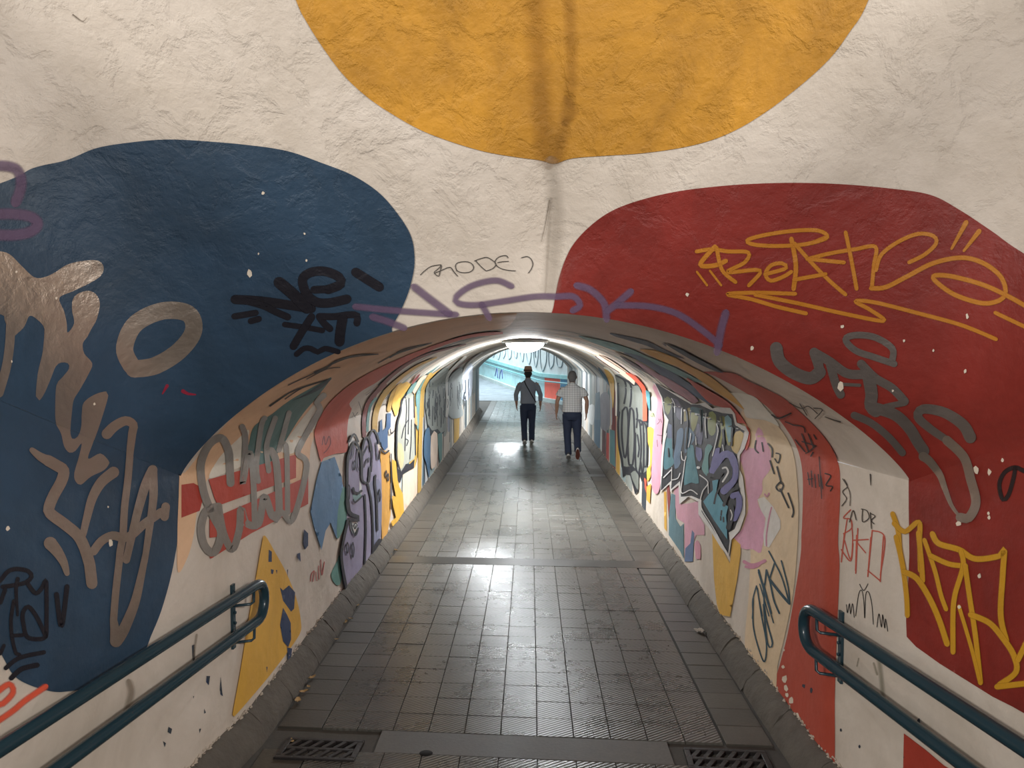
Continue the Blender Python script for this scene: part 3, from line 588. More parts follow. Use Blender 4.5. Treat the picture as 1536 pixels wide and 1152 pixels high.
# ------------------------------------------------------------------ right tunnel wall
R1 = (980, 560, 8); R4 = (1000, 480, 8); C7 = (860, 480, 8); C8 = (860, 600, 8); A1 = (850, 500, 3.2925); B3 = (1000, 800, 3.273); R3 = (1050, 780, 8)
fill('b04b39', 'T', P('1056,557 1099,559 1123,571 1154,585 1183,602 1232,649 1257,691 1261,737 1258,810 1260,850 1256,953 1253,1044 1251,1160 1230,1160 1205,1095 1183,1070 1160,1040 1171,995 1183,947 1195,879 1202,830 1203,800 1204,784 1205,719 1199,680 1184,649 1154,612 1123,591 1093,574 1069,562'), grid=8, step=4, label='broad brick red band rising up the right wall')
fill('e3c4a4', 'T', P('1112,618 1123,612 1140,612 1160,630 1180,655 1192,685 1198,740 1198,800 1192,880 1180,945 1168,995 1160,1040 1120,985 1124,890 1126,820 1112,800 1105,700 1110,650'), label='pale peach panel')
fill('dfd8cd', 'T', P('1128,592 1150,612 1170,638 1150,630 1120,625 1116,614 1090,590'))
fill('d9a3bb', 'T', P('1270,640 1310,680 1340,760 1410,920 1420,1010 1410,1152 1320,1280 1320,1370 1310,1440 1260,1520 1290,1620 1335,1600 1350,1740 1340,1940 1300,2150 1270,2155 1200,2110 1100,2110 980,2040 960,1980 1060,1890 1120,1740 1150,1600 1120,1390 1100,1190 1050,1040 1060,1000 1110,880 1190,900 1230,900 1240,760 1230,740', R1), label='pink splash behind the lettering')
fill('ded7d2', 'T', P('1340,1480 1450,1600 1536,1760 1536,1860 1400,2090 1340,2070 1330,1940 1360,1740 1300,1640 1260,1510', R1), smooth=False)
strokes('c98ba2', 'T', [(2.2, P('1430,1610 1400,1740 1370,1940 1370,2070', R1)), (5, P('540,500 620,540 700,530 790,490', R3)), (4, P('560,560 650,570 720,540', R3)), (2.5, P('1350,1450 1375,1480 1400,1440', R1))])
strokes('2a2522', 'T', [(2.2, P('940,530 935,570 952,590', A1)), (2.2, P('970,540 976,582', A1)), (2.4, P('1000,545 1020,570 1020,610', A1)), (2.4, P('1010,630 1030,692', A1)), (2, P('1040,592 1060,600 1050,640 1034,620', A1)), (2.6, P('1045,660 1066,742', A1)), (2.6, P('1060,735 1040,760 1060,780 1076,752 1064,733', A1)), (2.6, P('1060,770 1102,860', A1)), (2.6, P('1100,790 1126,870 1120,906', A1))], label='black marker script on the peach panel')
strokes('2d4a58', 'T', [(2.2, P('840,375 910,510 1000,700 1090,1010', R3)), (4, P('1085,1000 980,880 850,715', R3)), (2.2, P('850,700 910,510', R3)), (2.2, P('990,490 1070,800 1090,1000', R3)), (2.5, P('810,600 780,790 715,600', R3)), (2.5, P('810,600 850,730 900,960 965,1120', R3)), (1.8, P('690,790 645,960 645,1100 640,1180', R3)), (1.6, P('690,790 760,1152', R3)), (1.6, P('730,770 840,1152', R3)), (2.2, P('780,790 870,1120', R3)),
    (2, P('430,320 430,450 455,560 485,630 495,540 470,400 450,270', B3)), (2.4, P('480,250 490,400 525,540 500,540 480,350', B3)), (1.6, P('455,190 530,440', B3))], label='tall dark teal marker signature on the peach panel')
fill('dcad4c', 'T', P('1069,795 1096,845 1100,805 1112,817 1112,830 1107,868 1100,905 1096,925 1081,922 1076,905 1072,868 1070,818'), smooth=False, label='yellow wedge under the lettering')
# stripes over the right vault
fill('3a3f50', 'T', P('440,150 700,200 900,250 1100,350 1335,460 1100,400 900,310 700,250 500,190', C7)); fill('37404e', 'T', P('0,285 150,335 330,430 560,550 690,630 640,622 480,562 250,442', R4)); fill('37404e', 'T', P('1060,272 1120,285 1120,310', C7), smooth=False)
fill('cf9f40', 'T', P('960.5,523 985,525 1010,534 1020,539 1040,550 1062,561 1081,575 1100,592 1117.5,613.5 1100,602 1080,590 1060,576 1040,562 1019,550 997,542 972,530'), label='mustard crescent on the right vault', step=4)
fill('6a9492', 'T', P('60,180 250,215 450,260 700,340 900,430 1200,550 1400,650 1560,735 1536,745 1350,690 1150,600 900,470 700,400 450,340 200,250', C7), label='teal streak on the right vault', step=4)
fill('3c4c66', 'T', P('600,380 800,420 1000,520 1200,620 1350,720 1460,800 1680,1010 1560,960 1440,890 1300,800 1100,680 900,540 720,440', C7), label='navy streak on the right vault', step=4)
fill('8a7a5c', 'T', P('500,370 700,440 900,540 1020,640 900,590 700,480', C7)); fill('4a3038', 'T', P('560,420 700,490 900,620 1000,700 900,640 700,530', C7))
fill('986c78', 'T', P('740,480 850,520 1000,620 1200,720 1400,850 1510,960 1480,990 1400,980 1250,870 1050,720 900,620', C7))
fill('b9472f', 'T', P('250,680 340,730 500,820 640,900 760,980 840,1060 910,1152 940,1200 850,1152 800,1060 700,1040 540,990 400,860', R4), label='red wedge above the lettering')
fill('c8503a', 'T', P('940,400 1050,480 1140,620 1180,700 1170,850 1130,930 1120,880 1150,780 1120,600 1020,580 990,470', R1))
# stripes further in on the right
fill('c0c4c4', 'T', P('160,100 250,60 240,300 180,240', C8)); fill('8a8a94', 'T', P('330,-60 430,-60 440,300 420,360 340,350 320,200', C8)); fill('4a6a80', 'T', P('255,240 330,230 320,630 255,550', C8), smooth=False); fill('5a7484', 'T', P('270,880 320,860 332,1200 255,1200', C7), smooth=False)
fill('5a3234', 'T', P('350,350 390,380 385,730 345,670', C8), smooth=False); fill('c04a40', 'T', P('400,390 432,400 427,760 395,730', C8), smooth=False); fill('5a8488', 'T', P('440,350 500,370 506,810 440,750', C8), smooth=False); strokes('c9a24e', 'T', [(2, P('532,550 535,870', C8))], name='mural_stripe')
fill('456a80', 'T', P('300,560 400,680 430,790 400,745 330,640', C7)); fill('cfa550', 'T', P('370,580 440,620 490,720 495,900 480,1060 460,900 430,740', C7)); strokes('ddd8ce', 'T', [(3, P('380,570 440,600 510,710 525,900 520,1140', C7))], name='mural_stripe')
fill('70746e', 'T', P('500,650 560,640 700,700 800,800 845,900 845,1200 890,1240 900,1760 880,1910 830,1940 800,1840 790,2060 760,2090 700,1860 640,1840 590,1780 540,1490 540,800', C7), smooth=False, label='grey drip lettering with black outline', grid=6)
fill('25262c', 'T', P('590,790 650,800 720,790 790,860 850,880 900,840 880,940 830,980 800,880 790,1100 750,1130 690,900 640,890 600,930', C8), smooth=False, name='outline_streak'); fill('70746e', 'T', P('700,880 760,850 790,900 790,1080 740,1000', C8))
strokes('25262c', 'T', [(2.89, P('600,130 650,90 670,300 650,620 620,680 590,400 600,130', C8)), (2.89, P('690,110 730,130 745,500 720,780 680,780 665,500 690,110', C8)), (2.55, P('770,230 810,280 825,600 800,860 760,800 755,400', C8)), (2.38, P('830,300 850,270 855,700 840,880 815,700', C8)), (2.38, P('870,280 895,400 890,800 860,800 860,400', C8)), (3.40, P('560,150 545,300 560,560 590,700 600,800', C8)), (2.72, P('520,660 620,720 640,850 620,1000', C7)), (2.72, P('590,690 690,760 705,900 690,1040', C7)), (3.40, P('545,760 548,1000 545,1150', C7)), (3.74, P('680,720 730,770 760,760', C7)), (2.38, P('770,100 780,200 770,330', C8)), (2.38, P('780,420 800,560 790,680', C8)), (2.72, P('810,240 845,262 895,250', C8))], name='outline_streak')
fill('dcc2aa', 'T', P('280,400 400,440 560,540 700,650 750,720 740,770 680,720 500,590 300,450', C7)); strokes('4a3030', 'T', [(1.3, P('270,425 400,520 560,620', C7)), (1, P('320,410 450,490 650,620', C7))], name='outline_streak')
fill('d0553d', 'T', P('630,620 740,650 820,730 880,820 895,1000 895,1210 850,1210 845,900 800,780 700,680', C7), label='orange red stripe beside the grey lettering', step=3); fill('4a8088', 'T', P('880,830 925,850 935,1090 900,1000', C7))
fill('dfa647', 'T', P('905,330 970,340 985,450 960,600 970,720 940,820 945,900 900,980 895,830 930,780 930,600 905,500', C8)); fill('dfa647', 'T', P('890,1040 945,1000 935,1152 930,1240 890,1200', C8), smooth=False); fill('c8553f', 'T', P('860,930 890,960 888,1120 870,1060', C8), smooth=False)
fill('d199ab', 'T', P('980,750 1040,830 1075,960 1085,1152 1090,1200 1070,1460 1085,1560 1060,1960 1010,2090 950,1960 970,1460 1000,1160 1020,950 960,800', C7), label='pink strip left of the lettering')
strokes('332e34', 'T', [(.8, P('1020,290 1050,260 1040,230', C8)), (.8, P('1020,420 1080,430', C8)), (.8, P('1060,230 1075,270', C8)), (.8, P('1020,480 1025,560', C8))], name='marker_scratch'); strokes('8aa86a', 'T', [(1, P('930,150 945,200 960,150 975,200', C8))], name='marker_scratch')
# drips under the lettering
fill('d09cad', 'T', P('250,1390 330,1340 330,1570 440,1560 560,1530 560,1720 620,1820 620,1940 520,1940 480,2040 470,2220 380,2220 380,1800 290,1740 270,1600', R1), smooth=False); fill('5f7e88', 'T', P('220,1440 270,1460 270,1740 330,1840 370,1800 370,2230 330,2140 190,1940 190,1740', R1), smooth=False)
fill('5a6f92', 'T', P('470,1880 500,1920 490,2040 480,2260 380,2260 390,2100 450,2040', R1), smooth=False); fill('8a3a38', 'T', P('165,1350 200,1340 210,1540 190,1740', R1), smooth=False); fill('d0a040', 'T', P('130,1420 160,1420 165,1900 135,1860', R1), smooth=False); fill('cf93a6', 'T', P('500,2040 530,2000 570,2060 570,2230 520,2230', R1))
# the big lettering: white halo, black body, colour fields, white highlights
fill('ddd9d6', 'T', P('0,90 150,160 220,200 350,260 480,350 560,350 640,335 720,400 800,390 940,395 1000,470 1020,575 1130,625 1172,700 1160,780 1120,900 1062,980 1060,1152 1100,1240 1130,1490 1130,1690 1060,1890 960,2000 930,2200 830,2090 690,1860 560,1690 560,1540 440,1480 330,1570 320,1340 220,1420 210,1330 100,1425 110,1040 130,800 160,560 110,300 50,150', R1), smooth=False, grid=7, label='white halo of the big lettering')
fill('26272f', 'T', P('30,100 200,200 330,280 470,360 570,360 700,420 850,460 970,470 1000,600 1120,680 1080,830 1030,960 1045,1152 1052,1340 1097,1520 1070,1690 1000,1870 930,1910 940,2010 925,2160 600,1660 600,1520 480,1470 350,1480 340,1290 230,1390 240,1280 105,1410 130,1040 170,700 200,560 150,480 120,280', R1), smooth=False, grid=7, label='big wildstyle lettering with dark outlines, teal and purple fills')
for c, s in [('6c6f48', '150,270 230,300 230,420 190,500 160,450'), ('8a7a3c', '400,400 460,400 450,560 390,580'), ('868648', '480,470 560,480 550,580 500,700 470,600'), ('54727c', '470,390 600,410 620,480 600,640 560,480 480,460'), ('8a9250', '690,450 770,480 770,700 720,750 680,680'), ('8f9048', '820,500 900,520 960,560 945,870 900,800 880,640 830,900 805,880 840,700'),
             ('7aa5b0', '880,505 960,530 955,820 930,830'), ('c4ad70', '1020,700 1110,720 1060,920 1030,970 960,880'), ('4a7a86', '190,760 250,780 250,1000 270,1080 150,1150 150,900'), ('565f7a', '200,600 240,620 250,780 190,780'), ('5a7088', '310,690 370,655 382,760 340,1000 350,1080 285,1150 265,1000 290,850'), ('4f6a82', '420,640 500,700 520,780 450,900 400,960 400,760'),
             ('4b7f8a', '440,900 500,860 520,1000 535,1100 570,1320 480,1310 395,1345 390,1290 410,1100'), ('6a6a98', '540,880 600,900 612,1000 580,1060 540,1000'), ('62627e', '560,600 620,700 600,860 545,840 540,700'), ('5f8f8f', '680,850 740,880 690,1000 690,1230 610,1150 640,1000 650,900'), ('504c60', '240,280 300,300 360,420 350,560 300,520 260,400'), ('6c6aa0', '780,900 830,890 800,1060 740,1170 720,1100')]:
    fill(c, 'T', P(s, R1), name='letter_fill', grid=7)
strokes('6c6aa0', 'T', [(11, P('745,1170 800,1070 880,975 960,985 1008,1090 1008,1250 940,1350 880,1410', R1)), (9, P('990,1470 1050,1450 1068,1540 1055,1640 1010,1740', R1))], name='letter_fill')
fill('5a98ac', 'T', P('740,1290 815,1270 790,1420 880,1560 935,1600 910,1700 925,1995 760,1760 630,1540 700,1450 750,1400', R1), name='letter_fill', smooth=False, grid=7)
strokes('26272f', 'T', [(2.8, P('765,1560 790,1450 825,1380', R1)), (5, P('885,1580 920,1480 980,1405 1050,1375', R1)), (12, P('800,1230 850,1160 900,1100 940,1150 930,1240 880,1290', R1)), (6, P('700,1220 760,1230 830,1240', R1)), (2.5, P('855,1650 850,1700', R1)), (2.5, P('845,1720 845,1760', R1)), (2.5, P('878,1730 880,1780', R1)), (8, P('970,1600 975,1700 940,1850', R1)), (2, P('210,1000 205,900', R1)), (2, P('250,400 260,900', R1)), (2.5, P('420,420 440,600 420,900', R1)), (2.5, P('590,420 600,700', R1)), (3, P('870,680 885,850', R1)), (2, P('840,500 860,620', R1)), (3, P('985,640 975,860', R1))], name='letter_fill')
strokes('e4e2e0', 'T', [(2.6, P('870,1140 910,1130 937,1180 910,1240 870,1300', R1)), (3.8, P('565,1130 580,1132', R1)), (1.1, P('128,1230 150,900 185,720', R1)), (1.2, P('370,400 364,605', R1)), (1.5, P('660,460 655,600 667,770', R1)), (1.6, P('795,610 812,690 780,850 745,990', R1)), (1.5, P('480,720 475,780 450,885', R1)), (1.3, P('540,760 546,855', R1)), (1.4, P('366,940 374,1030 410,1042 422,995', R1)), (1.4, P('410,1042 390,1200 365,1430 480,1400 560,1450', R1)), (1.5, P('590,1220 690,1310 620,1430 605,1600 740,1830 920,2150', R1)),
    (1.7, P('150,1250 240,1160', R1)), (1.4, P('250,1280 320,1260 350,1200', R1)), (1, P('250,1130 245,1280', R1)), (1.6, P('966,1640 985,1700 970,1760', R1)), (1, P('240,280 280,360 286,470', R1)), (1.3, P('868,860 880,930', R1)), (1.2, P('690,1310 695,1440', R1))], name='letter_fill')
# small tags by the right edge of the mouth
strokes('2b2622', 'T', [(1.1, P('440,350 445,390 455,345 460,395 470,345 478,412', KT)), (1.1, P('485,405 500,300 515,280 525,330 530,415 535,300 550,290 565,350 572,446', KT)), (1.1, P('505,250 525,280 546,248', KT)), (1.1, P('590,460 600,395 612,460 618,400 628,465 632,420 643,480', KT))], label='small black scrawl of letters m M m above the right rail')
strokes('b85646', 'T', [(1.9, P('540,825 500,870 540,880 546,930 500,962', KS)), (1.7, P('520,880 505,980 487,1110', KS)), (1.7, P('505,1000 540,1110 552,1000 546,900', KS)), (1.9, P('582,932 570,1190', KS)), (1.9, P('556,1000 642,995', KS)), (1.7, P('575,1010 627,1072', KS)), (1.9, P('665,943 640,1200', KS)), (1.9, P('665,943 737,985 712,1200', KS)), (1.9, P('430,0 415,140', KT)), (1.9, P('415,80 460,135 472,50', KT)), (1.9, P('490,10 485,182', KT)), (1.9, P('560,20 545,212', KT)), (1.9, P('622,15 606,237', KT)), (1.9, P('545,182 605,232', KT))], label='red marker letters in angular strokes on the pale jamb')
strokes('3a332d', 'T', [(1.3, P('540,895 560,828 578,882', KS)), (1.3, P('615,820 615,892 652,870 640,830 608,820', KS)), (1.3, P('660,840 666,932', KS)), (1.3, P('660,845 687,860 665,885 682,905', KS)), (1.2, P('510,650 527,690 500,720 522,760 495,802', KS)), (1, P('500,645 540,720 542,800', KS)), ((2, 1), P('660,620 662,682', KS)), (1.4, P('190,200 260,232 300,220 352,262', KS)), (1.4, P('250,205 292,272', KS)), (1.4, P('330,230 380,240 338,292', KS)), ((1, 2.2), P('395,280 450,300 484,310', KS))], label='thin black letters A D R on the pale jamb')
strokes('2a1f1e', 'T', [(1.6, P('168,310 212,328', KS)), (1.8, P('210,328 270,338 282,370', KS)), (1.8, P('225,415 285,490', KS)), (1.8, P('262,380 302,482', KS)), (1.8, P('265,425 345,450', KS)), (1.8, P('300,380 332,462', KS)), (1.8, P('288,500 342,450', KS)), (2, P('332,385 346,410', KS)), (2, P('328,488 318,516', KS)), (1.5, P('300,610 310,680', KS)), (1.5, P('320,600 325,692', KS)), (1.5, P('300,650 330,645', KS)), (1.5, P('340,620 346,696', KS)), (1.5, P('360,620 368,690', KS)), (1.5, P('375,630 386,702', KS)), (1.8, P('400,615 432,630 405,682 442,690 430,716', KS)), (1.2, P('365,515 372,620 380,760', KS)), (2.5, P('90,270 130,290 200,260', KS))], label='black marker tag on the red band')
for (x, y, r) in [(1178, 1018, 5), (1180, 1032, 4), (1187, 1050, 5), (1195, 1075, 5), (1203, 1085, 4), (1178, 975, 2), (1176, 1000, 3), (1182, 1042, 3)]: flake(x, y, r, 'T', CH1)
for (x, y, r) in [(1207, 1029, 3), (1218, 1036, 3), (1379, 1082, 3.5), (1290, 1120, 2), (1262, 1095, 2)]: flake(x, y, r, 'T', paint('333844', .7), ar=1.6)
strokes(paint('85826f', .9, soft=True, opac=.5), 'T', [(10, P('600,620 610,700 620,800', KT)), (5, P('575,640 590,690', KT)), (3, P('500,615 492,650', KT))], name='stain', soft=.8)
# ------------------------------------------------------------------ floor
SK = .05                                       # the cross joints run slightly askew
XA, XB = -1.16, 1.02; NT = 11; TW = (XB - XA) / NT
def cx(Y): return sft(Y) * .7
fv = []; ff = []
ys = [-3.0] + [i * .5 for i in range(0, 69)]
for y in ys: fv += [(-3.2 if y < 4 else xL(min(y, 26)) - .1 - (6 if y > 26.4 else 0), y, -.014), (3.2 if y < 4 else xR(min(y, 26)) + .1 + (4 if y > 26.4 else 0), y, -.014)]
for i in range(len(ys) - 1): ff.append((2 * i, 2 * i + 1, 2 * i + 3, 2 * i + 2))
floor = tag(link('floor', mesh('floor', fv, ff, False), M_BASE), 'grey tiled walkway floor running down the middle of the tunnel', 'floor', kind='structure')
def slab_mesh(name, wx, wy, h=.014, ch=.0018, gap=.0036):
    m = MB(); hx, hy = (wx - gap) / 2, (wy - gap * .6) / 2
    def ring(ix, z): return [(x, y - SK * x, z) for x, y in ((-hx + ix, -hy + ix), (hx - ix, -hy + ix), (hx - ix, hy - ix), (-hx + ix, hy - ix))]
    m.add(ring(0, -h) + ring(0, -ch) + ring(ch, 0), [(i, (i + 1) % 4, 4 + (i + 1) % 4, 4 + i) for i in range(4)] + [(4 + i, 4 + (i + 1) % 4, 8 + (i + 1) % 4, 8 + i) for i in range(4)] + [(8, 9, 10, 11)])
    return m.mesh(name, False)
TD = .2
YC = floor_at(770, 1120).y
rows = [YC - .42, YC - .215]; bands = []; BN = [floor_at(780, q).y for q in (845, 712, 662, 633)]
y = YC + .1125
while y < 33.4:
    nxt = [b for b in BN if y < b <= y + TD + 1e-6]
    if nxt: bands.append(y + .12); y += .24; 
    else: rows.append(y + TD / 2); y += TD
tile_me = slab_mesh('floor_tile', TW, TD); tile_me.materials.append(M_TILE)
GL, GR = .25, .27
gl_me = slab_mesh('gutter_tile', GL, TD, gap=.007); gl_me.materials.append(M_GUT)
rest = MB(); restg = MB(); cnt = 0; cntg = 0
def put(mb, me, loc): mb.add([Vector(v.co) + Vector(loc) for v in me.vertices], [tuple(p.vertices) for p in me.polygons])
rt = random.Random(2)
for yr in rows:
    for i in range(NT):
        x = XA + TW * (i + .5); loc = (x + cx(yr), yr - SK * x, rt.uniform(-.0012, .0012))
        if cnt < 300:
            o = link('floor_tile', tile_me, None, floor); o.location = loc; cnt += 1
        else: put(rest, tile_me, loc)
    for sx in (XA - GL / 2 - .002, XB + GR / 2 + .002):
        loc = (sx + cx(yr), yr - SK * sx, -.003 + rt.uniform(-.0015, .0015))
        if cntg < 120:
            o = link('gutter_tile', gl_me, None, floor); o.location = loc; cntg += 1
        else: put(restg, gl_me, loc)
tag(rest.build('distant_floor_tiles', M_TILE, floor, False), kind='stuff')
tag(restg.build('distant_gutter_tiles', M_GUT, floor, False), kind='stuff')
bm_me = slab_mesh('cross_slab', XB - XA + GL + GR, .24, gap=.006); bm_me.materials.append(M_BAND)
for yb in bands:
    o = link('cross_slab', bm_me, None, floor); o.location = (cx(yb) + (XA + XB) / 2, yb - SK * (XA + XB) / 2, .001)
chm = slab_mesh('drain_channel_slab', 1.55, .225, gap=.006); chm.materials.append(M_CHAN)
o = link('drain_channel_slab', chm, None, floor); o.location = (-.05, YC, .0)
h = MB(); h.lathe([(0, .002), (.028, .002), (.03, 0)], n=16, sx=1.2); o = h.build('plug_hole', M_PIT, floor); p = floor_at(639, 1130); o.location = (p.x, p.y, .0005)
# ------------------------------------------------------------------ kerbs
KP = [(0, .13), (.03, .128), (.055, .112), (.08, .087), (.105, .055), (.125, .022), (.135, -.01)]
def kerb(side, name, label):
    root = empty(name, (side * 1.4, 3.0, 0)); tag(root, label, 'kerb', kind='structure'); rk = random.Random(4 + side)
    y = 1.6
    while y < YEND - .05:
        l = min(rk.uniform(.38, .56), YEND - y); m = MB(); n = 5; g = .0035; v = []; f = []
        s1 = rk.uniform(.97, 1.03); dz = rk.uniform(-.003, .003); k = len(KP)
        for i in range(n + 1):
            t = i / n; yy = y + g + (l - 2 * g) * t; e = .985 if i in (0, n) else 1.0
            xw = (xL(yy) if side < 0 else xR(yy)) + side * .01
            for (a, b) in KP: v.append((xw - side * (a * s1 * e + rk.uniform(-.004, .004)) , yy, max(-.01, b * e + dz + rk.uniform(-.004, .004)) if b > 0 else -.012))
        for i in range(n):
            for j in range(k - 1):
                q = (i * k + j, i * k + j + 1, (i + 1) * k + j + 1, (i + 1) * k + j); f.append(q if side > 0 else q[::-1])
        q0 = len(v); v += [v[j] for j in range(k)] + [v[n * k + j] for j in range(k)]; f.append(tuple(q0 + j for j in range(k))); f.append(tuple(q0 + k + j for j in range(k)))
        me = mesh('kerb_block', [Vector(p) - Vector(root.location) for p in v], f)
        link('kerb_block', me, M_KERB, root); y += l
    return root
kerb(-1, 'trim_1', 'rounded dirty mortar kerb along the foot of the left wall')
kerb(1, 'trim_2', 'rounded dirty mortar kerb along the foot of the right wall')
# crumbled plaster lumps where wall meets kerb
M_CRUMB = simple('crumbled_plaster', 'b3a798', .95, noise=.3, nscale=40)
for side, wl in ((-1, wall_left), (1, wall_right)):
    m = MB(); rk = random.Random(9)
    for i in range(420):
        yy = 3.0 + 12 * rk.random() ** 1.7; r = rk.uniform(.004, .014) ; xx = (xL(yy) if side < 0 else xR(yy)) - side * rk.uniform(0, .012); zz = .125 + rk.uniform(-.006, .03) * rk.random()
        v = [Vector((xx + r * a * rk.uniform(.6, 1.1), yy + r * 1.6 * b * rk.uniform(.6, 1.1), zz + r * c * rk.uniform(.6, 1.1))) for a, b, c in ((1, 0, 0), (-1, 0, 0), (0, 1, 0), (0, -1, 0), (0, 0, 1), (0, 0, -1))]
        m.add(v, [(0, 2, 4), (2, 1, 4), (1, 3, 4), (3, 0, 4), (2, 0, 5), (1, 2, 5), (3, 1, 5), (0, 3, 5)])
    tag(m.build('plaster_crumbs', M_CRUMB, wl, False), kind='stuff')
# ------------------------------------------------------------------ handrails
def handrail(side, label, yend):
    fx = xL if side < 0 else xR; yc = yend - .0975 - .027
    def at(y, z, o=.09): return Vector((fx(y) - side * o, y, z))
    base = at(yc, 0); root = empty('handrail', (base.x, base.y, 0)); tag(root, label, 'handrail', 'pair of teal handrails at the tunnel mouth')
    B = Vector(root.location)
    pts = [at(y, .84) for y in np.arange(.6, yc, .15)] + [at(yc + .0975 * math.sin(a), .7425 + .0975 * math.cos(a)) for a in np.linspace(0, math.pi, 13)] + [at(y, .645) for y in np.arange(yc - .12, .6, -.15)]
    m = MB(); m.tube([p - B for p in pts], .027, 16, up=(0, 0, 1) if False else None); m.build('rail_tube', M_RAIL, root)
    for by in (yc - .08, yc - 2.05):
        m = MB(); c = at(by, .70, .006) - B; m.box(c, (.012, .035, .34)); br = m.build('wall_bracket', M_RAIL, root, False)
        for zt in (.84, .645):
            m = MB(); m.tube([at(by, zt - .085, .006) - B, at(by + .03, zt - .085, .085) - B, at(by + .05, zt - .08, .09) - B, at(by + .055, zt - .02, .09) - B], .0075, 8); m.build('bracket_arm', M_RAIL, br)
            m = MB(); q = at(by, zt - .12 if zt > .7 else zt + .02, .014) - B; m.tube([q, q - Vector((side * .008, 0, 0))], .008, 8); m.build('bolt', M_RAIL, br)
    return root
handrail(-1, 'dark teal double tube handrail on the left wall', 3.975)
handrail(1, 'dark teal double tube handrail on the right wall', 3.655)
# ------------------------------------------------------------------ drain grates
def grate(loc, label):
    root = empty('drain_grate', loc); tag(root, label, 'drain grate', 'cast iron grates at the tunnel mouth')
    W, Dp = .42, .2
    m = MB(); m.box((0, 0, -.02), (W - .02, Dp - .02, .005)); m.build('pit', M_PIT, root, False)
    m = MB()
    for (c, d) in [((0, Dp / 2 - .012, 0), (W, .024, .02)), ((0, -Dp / 2 + .012, 0), (W, .024, .02)), ((W / 2 - .015, 0, 0), (.03, Dp - .048, .02)), ((-W / 2 + .015, 0, 0), (.03, Dp - .048, .02)), ((0, 0, 0), (W - .06, .022, .02))]: m.box(c, d, ch=.003)
    m.build('frame', M_IRON, root, False)
    R = Matrix.Rotation(math.radians(-32), 3, 'Z'); sm = MB(); sm.box((0, 0, 0), (.024, .083, .018), R, ch=.002); sme = sm.mesh('slat', False); sme.materials.append(M_IRON)
    for sy in (-1, 1):
        for i in range(6):
            o = link('slat', sme, None, root); o.location = (-.155 + .062 * i, sy * .043, 0)
    root.rotation_euler = (0, 0, -math.atan(SK)); return root
p = floor_at(480, 1125); grate((p.x, p.y, .0), 'slotted iron drain grate at the foot of the left wall')
p = floor_at(1092, 1141); grate((p.x, p.y, .0), 'slotted iron drain grate at the foot of the right wall')
# ------------------------------------------------------------------ ceiling lamps
M_DOME, N, L, b = bsdf('lamp_dome'); b.inputs['Base Color'].default_value = (.9, .9, .9, 1); b.inputs['Emission Color'].default_value = (.93, .97, 1, 1); b.inputs['Emission Strength'].default_value = LAMP_E
M_HOUS = simple('lamp_housing', '8a8f92', .4, .3)
def lamp(Y, label):
    c = vault(0, Y); root = empty('ceiling_lamp', (c.x, Y, c.z - .002)); tag(root, label, 'lamp', 'ceiling lamps along the tunnel crown')
    m = MB(); m.lathe([(0, .0), (.28, -.005), (.295, -.05), (.288, -.058), (.24, -.05), (0, -.05)], n=40); m.build('housing', M_HOUS, root)
    m = MB(); m.lathe([(.238 * math.cos(a), -.048 - .125 * math.sin(a)) for a in np.linspace(0, math.pi / 2 - .01, 12)], n=40); m.build('dome', M_DOME, root)
    return root
lamp(9.3, 'glowing white dome lamp on the tunnel crown nearest the viewer')
lamp(19.0, 'unseen white dome lamp added on the tunnel crown beyond the two men')  # added as fill for the far tunnel, hidden behind the nearer lamp
# ------------------------------------------------------------------ beyond the far end: landing, ramp and blue wall
M_AQUA = paint('9cc3c8', .6); M_GRAF = paint('b3c0c2', .6); M_COP = paint('9fb0b0', .7)
Pr, Pl = Vector((3.2, 23.6 + 0.0, 0)), Vector((-6.4, 51.2, 0))
d = (Pl - Pr).normalized(); nrm = Vector((-d.y, d.x, 0));  nrm = nrm if nrm.y < 0 else -nrm
def rz(y): return max(0.0, (y - 31.5) * .072)
def wp(s, z, o=0.0):
    q = Pr + d * s + nrm * o; return Vector((q.x, q.y, z + rz(q.y)))
SW = (Pl - Pr).length
def strip(name, z0, z1, s0, s1, o, mat, parent=None, n=40, follow=True):
    v = []; f = []
    for i in range(n + 1):
        s = s0 + (s1 - s0) * i / n
        for (z, oo) in ((z0, o), (z1, o)): v.append(wp(s, z, oo) if follow else Vector((wp(s, 0, oo).x, wp(s, 0, oo).y, z)))
    for i in range(n): f.append((2 * i, 2 * i + 1, 2 * i + 3, 2 * i + 2))
    return link(name, mesh(name, v, f), mat, parent)
s26 = 2.6
wall_back = tag(strip('wall_back', -.1, 5.5, s26, SW, 0, M_GRAF, follow=False), 'pale graffitied wall rising beside the ramp beyond the tunnel end', 'wall', kind='structure')
strip('aqua_panel', 0, 1.02, s26, SW, .004, M_AQUA, wall_back); 
def ledge(name, z0, z1, o, mat):
    m = MB(); n = 40; v = []; f = []
    for i in range(n + 1):
        s = s26 + (SW - s26) * i / n; v += [wp(s, z0, 0), wp(s, z0, o), wp(s, z1, o), wp(s, z1, 0)]
    for i in range(n):
        for j in range(3): f.append((4 * i + j, 4 * i + j + 1, 4 * i + j + 5, 4 * i + j + 4))
    m.add(v, f); return m.build(name, mat, wall_back, False)
ledge('coping', 1.02, 1.17, .08, paint('7fb3b6', .6)); ledge('plinth', 0, .16, .12, M_COP)
m = MB(); m.tube([wp(s26 + (SW - s26) * i / 40, .86, .1) for i in range(41)], .03, 10); m.build('rail_tube', paint('5f9aa0', .4), wall_back)
strip('red_patch', 0.14, 1.0, 6.3, 8.1, .008, paint('d8604e', .6), wall_back, 6); strip('blue_patch', 0.14, 1.0, 4.6, 6.25, .008, paint('4f86a8', .6), wall_back, 6)
